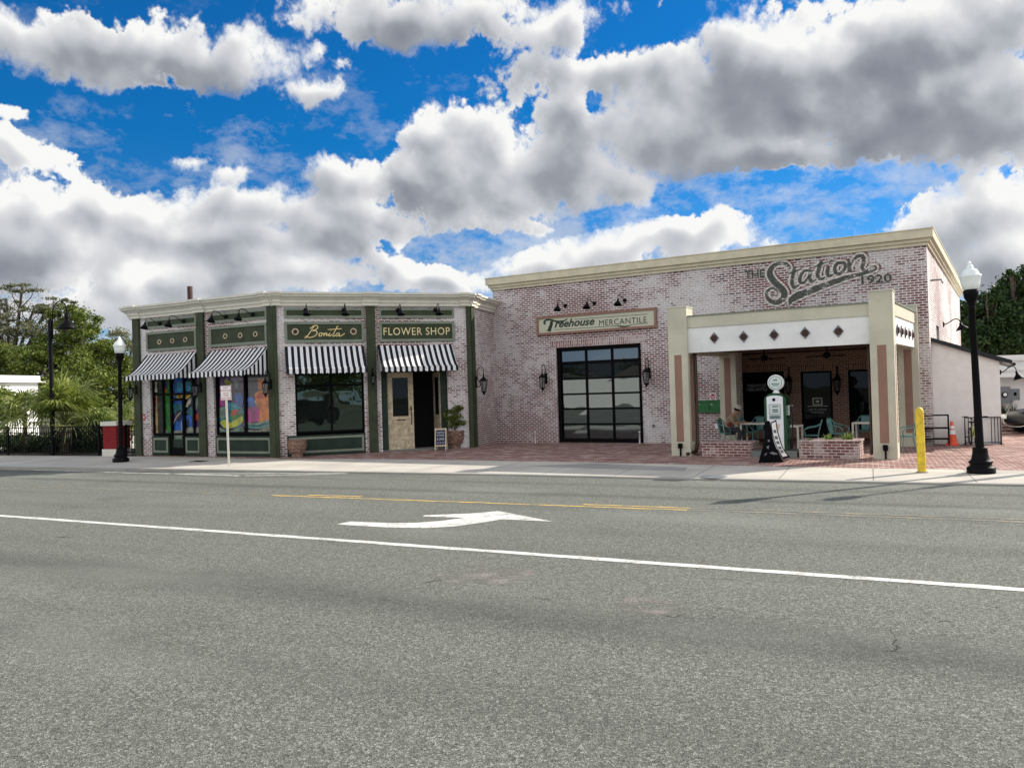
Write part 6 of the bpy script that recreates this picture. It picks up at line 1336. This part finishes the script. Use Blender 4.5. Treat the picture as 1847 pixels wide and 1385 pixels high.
# fan palms
def fan_palm(name, label, x, y, z0, n, pet, bl, spread, trunk_r, seed):
    rnd = random.Random(seed); r = empty(name, label, 'palm', Matrix.Translation((x, y, 0)))
    MB().tube([(0, 0, 0), (.03, 0, z0 * .6), (0, 0, z0)], [trunk_r * 1.2, trunk_r, trunk_r * 1.1], 10).build('trunk', M['bark'], r)
    mb = MB(); st = MB()
    for i in range(n):
        az = i * 2.399 + rnd.uniform(-.2, .2); el = R(rnd.uniform(*spread)); L = pet * rnd.uniform(.7, 1.15)
        d = Vector((math.cos(az) * math.cos(el), math.sin(az) * math.cos(el), math.sin(el))); side = d.cross(Vector((0, 0, 1))).normalized()
        b_ = Vector((0, 0, z0)); mid = b_ + d * L * .55; end = b_ + d * L + Vector((0, 0, -.12 * L * math.cos(el)))
        st.tube([tuple(b_), tuple(mid), tuple(end)], [.018, .012, .008], 4, caps=False)
        d2 = (end - mid).normalized(); B = bl * rnd.uniform(.8, 1.15); K = 22
        for k in range(K):
            a = R(-118 + 236 * k / (K - 1)); v = (d2 * math.cos(a) + side * math.sin(a)).normalized(); l = B * (.72 + .28 * math.cos(a * .6)) * rnd.uniform(.85, 1.1)
            nrm = v.cross(side.cross(d2)).normalized() * .030
            p1 = end + v * l * .5 + Vector((0, 0, .05)); p2 = end + v * l + Vector((0, 0, -l * rnd.uniform(.15, .5)))
            mb.face([tuple(end - nrm * .4), tuple(end + nrm * .4), tuple(p1 + nrm), tuple(p1 - nrm)]); mb.face([tuple(p1 - nrm), tuple(p1 + nrm), tuple(p2)])
    st.build('stems', M['leaf_palm'], r); mb.build('fronds', M['leaf_palm'], r)
p = at(118, 800, 34); fan_palm('fan_palm', 'large shaggy fan palm behind the iron fence beside the park lamp', p.x, 34, 1.15, 46, 1.35, 1.25, (4, 86), .20, 3)
p = at(45, 800, 35); fan_palm('fan_palm', 'smaller darker fan palm at the far left in front of the white house', p.x, 35, 1.75, 20, .55, .9, (-35, 75), .09, 5)
p = at(200, 800, 36); fan_palm('fan_palm', 'low fan palm between the large palm and the left lamp post', p.x, 36, .6, 18, 1.0, 1.0, (15, 75), .12, 9)
for i, (px, D, rx, rz_, lb) in enumerate(((160, 35, 1.25, .75, 'widest dark clipped shrub behind the fence under the large palm'), (120, 34.5, .8, .55, 'dark low shrub behind the fence at the foot of the park lamp'), (188, 34, .8, .62, 'dark shrub behind the fence next to the red brick pier'), (60, 35.5, 1.2, .40, 'low reddish-green shrub behind the fence left of the park lamp'), (15, 36, 1.2, .42, 'low shrub behind the fence at the far left'))):
    p = at(px, 800, D); tree('clipped_shrub', lb, p.x, D, [(0, 0, rz_ * .75, rx, .8, rz_)], 5200, .05, M['leaf_dark'], 60, .05, .3, limbs=False, cat='shrub', tight=.2, group='shrubs behind the iron fence')
# urn plant and planter plants
x, y = G(820, 809)
P_ = crown_points([(0, 0, 1.05, .30, .25, .28), (.02, 0, 1.42, .22, .2, .22), (.22, 0, .85, .22, .2, .14), (-.15, 0, 1.2, .22, .2, .2)], 1500, 40, .28)
pl = empty('leafy_plant', 'leafy green plant growing in the terracotta urn beside the shop door', 'plant', Matrix.Translation((x, y + .1, 0)))
leaf_mesh('leaves', P_, .040, M['leaf_a'], pl); MB().tube([(0, 0, .58), (.02, 0, 1.0), (0, 0, 1.4)], .015, 5).tube([(0, 0, .58), (.1, 0, .8), (.25, 0, .9)], .01, 5).build('stem', M['bark'], pl)
for px, lb, h in ((1464, 'low pale-leaved plant at the left end of the right brick planter', .12), (1492, 'small upright green plant in the middle of the right brick planter', .22), (1528, 'bushier green plant towards the right end of the brick planter', .24)):
    q = FS.m(px, 795, -4.4)[0]; pl = empty('small_plant', lb, 'plant', FS.mat(q, -4.4, .38)); mb = MB()
    for k in range(26):
        a = random.uniform(0, math.tau); l = h * random.uniform(.6, 1.3); o_ = random.uniform(.02, .16); bx_, by_ = random.uniform(-.09, .09), random.uniform(-.06, .06)
        c, s_ = math.cos(a), math.sin(a); w_ = .014
        mb.face([(bx_ - s_ * w_, by_ + c * w_, 0), (bx_ + s_ * w_, by_ - c * w_, 0), (bx_ + c * o_ * .6 + s_ * w_ * 1.6, by_ + s_ * o_ * .6 - c * w_ * 1.6, l * .65), (bx_ + c * o_, by_ + s_ * o_, l), (bx_ + c * o_ * .6 - s_ * w_ * 1.6, by_ + s_ * o_ * .6 + c * w_ * 1.6, l * .65)])
    mb.build('leaves', M['leaf_plant'], pl)
for px, lb in ((1826, 'dark spiky plant on the brick steps below the meter box'), (1809, 'small dark tuft on the brick steps beside the lean-to')):
    p = at(px, 757, 31.2); pl = empty('spiky_plant', lb, 'plant', Matrix.Translation((p.x, 31.2, .5))); mb = MB()
    for k in range(60):
        a = random.uniform(0, math.tau); l = random.uniform(.25, .5); o_ = random.uniform(.05, .4); c, s_ = math.cos(a), math.sin(a); mb.face([(-s_ * .015 + o_ * c * .3, c * .015, 0), (s_ * .015 + o_ * c * .3, -c * .015, 0), (c * o_, s_ * o_ * .6, l)])
    mb.build('leaves', M['leaf_dark'], pl)
# iron fence and brick pier
def fence(a, b_, label, h=1.13):
    F = Frame(a, b_); r = empty('iron_fence', label, 'fence', F.mat()); n = int(F.L / .115)
    for z in (.12, h - .22, h - .02): MB().box(0, F.L, -.018, .018, z - .015, z + .015).build('rail', M['black'], r)
    mb = MB()
    for i in range(n + 1): x = F.L * i / n; mb.box(x - .010, x + .010, -.010, .010, .06, h)
    mb.build('bars', M['black'], r)
    for i in range(int(F.L / 2.4) + 1): MB().box(i * 2.4 - .035, i * 2.4 + .035, -.035, .035, 0, h + .05).build('post', M['black'], r)
fence((-34.0, 37.4), (-15.45, 30.75), 'long black iron fence in front of the palms and shrubs')
fence((-14.75, 30.6), (-14.25, 30.45), 'short black iron gate panel between the red pier and the corner shop')
pr = empty('brick_pier', 'square red brick pier with a pale cap and base behind the left street lamp', 'pier', Matrix.Translation((-15.12, 30.65, 0)) @ Matrix.Rotation(R(-20), 4, 'Z'))
MB().box(-.36, .36, -.36, .36, 0, .26).build('base', M['cream'], pr); MB().box(-.33, .33, -.33, .33, .262, 1.14).build('shaft', M['pier_red'], pr); MB().box(-.39, .39, -.39, .39, 1.142, 1.30).build('cap', M['cream'], pr)
for px, lb in ((232, 'left'), (241, 'right')):
    p = at(px, 800, 45)
tag(MB().box(-3, 3, -.05, .05, .35, .75).box(-2.6, -2.5, -.05, .05, 0, .35).box(2.5, 2.6, -.05, .05, 0, .35).build('park_bench', M['pale_lot'], None, Matrix.Translation((at(215, 800, 44).x, 44, 0))), 'pale low barrier board seen through the fence right of the shrubs', 'barrier')
# across the street, mirrored in the glass
ob = empty('opposite_building', 'long pale building across the street, mirrored in the garage door glass', 'building', Matrix.Translation((-40, 1, 0)) @ Matrix.Rotation(R(62), 4, 'Z'))
MB().box(-22, 16, 0, 8, 0, 3.3).build('wall', M['stucco_pink'], ob); MB().box(-22.2, 16.2, -.2, 8.2, 3.302, 3.6).build('roof', M['white_stucco'], ob)
MB().box(6, 7.2, -.05, -.003, 0, 2.4).build('door', M['dark_glass'], ob)
for x, y, lb in ((-50, -16, 'left'), (-55, -4, 'second'), (-58, 8, 'third'), (-50, 20, 'fourth'), (14, -24, 'right'), (-6, -26, 'south'), (30, -18, 'east')):
    tree('street_tree', f'round green tree across the street, {lb} one mirrored in the windows', x, y, [(0, 0, 3.6, 4.5, 4.5, 1.7), (2, 1, 4.4, 3, 3, 1.2)], 3500, .22, M['leaf_a'], 60, .3, 3)
ph = empty('parked_pickup', 'dark parked pickup across the street, mirrored in the Bonita window', 'pickup', Matrix.Translation((6, -8, -.04)) @ Matrix.Rotation(R(-25), 4, 'Z'))
MB().box(-2.4, 2.4, -.9, .9, .45, 1.0).box(-.6, 1.2, -.8, .8, 1.0, 1.7).build('body', M['car_paint'], ph)
for a in (-1.5, 1.5):
    for b_ in (-.85, .85): mb = MB(); mb.X = Matrix.Translation((a, b_, .4)) @ Matrix.Rotation(R(90), 4, 'X'); mb.lathe([(.4, -.12), (.4, .12)], 18); mb.build('wheel', M['rubber'], ph)

up = empty('utility_pole', 'tall utility pole with a street light arm standing past the right edge', 'utility pole', Matrix.Translation((19.5, 20.6, 0)))
MB().tube([(0, 0, 0), (0, 0, 8.3)], [.15, .10], 12).build('pole', M['bark'], up)
MB().tube(smooth_line([(0, 0, 7.6), (-.8, -.4, 8.0), (-1.9, -.95, 8.1)], 4), .04, 8).build('arm', M['grey_steel'], up)
mb = MB(); mb.X = Matrix.Translation((-2.2, -1.1, 8.08)) @ Matrix.Rotation(R(26.6), 4, 'Z'); mb.smooth = True
mb.grid([[(x, wq * math.cos(a_), hq * math.sin(a_)) for a_ in [k * math.tau / 12 for k in range(12)]] for x, wq, hq in ((-.5, .02, .02), (-.42, .14, .06), (-.1, .19, .09), (.25, .14, .08), (.42, .05, .05))], close=True); mb.build('lamp_head', M['grey_steel'], up)
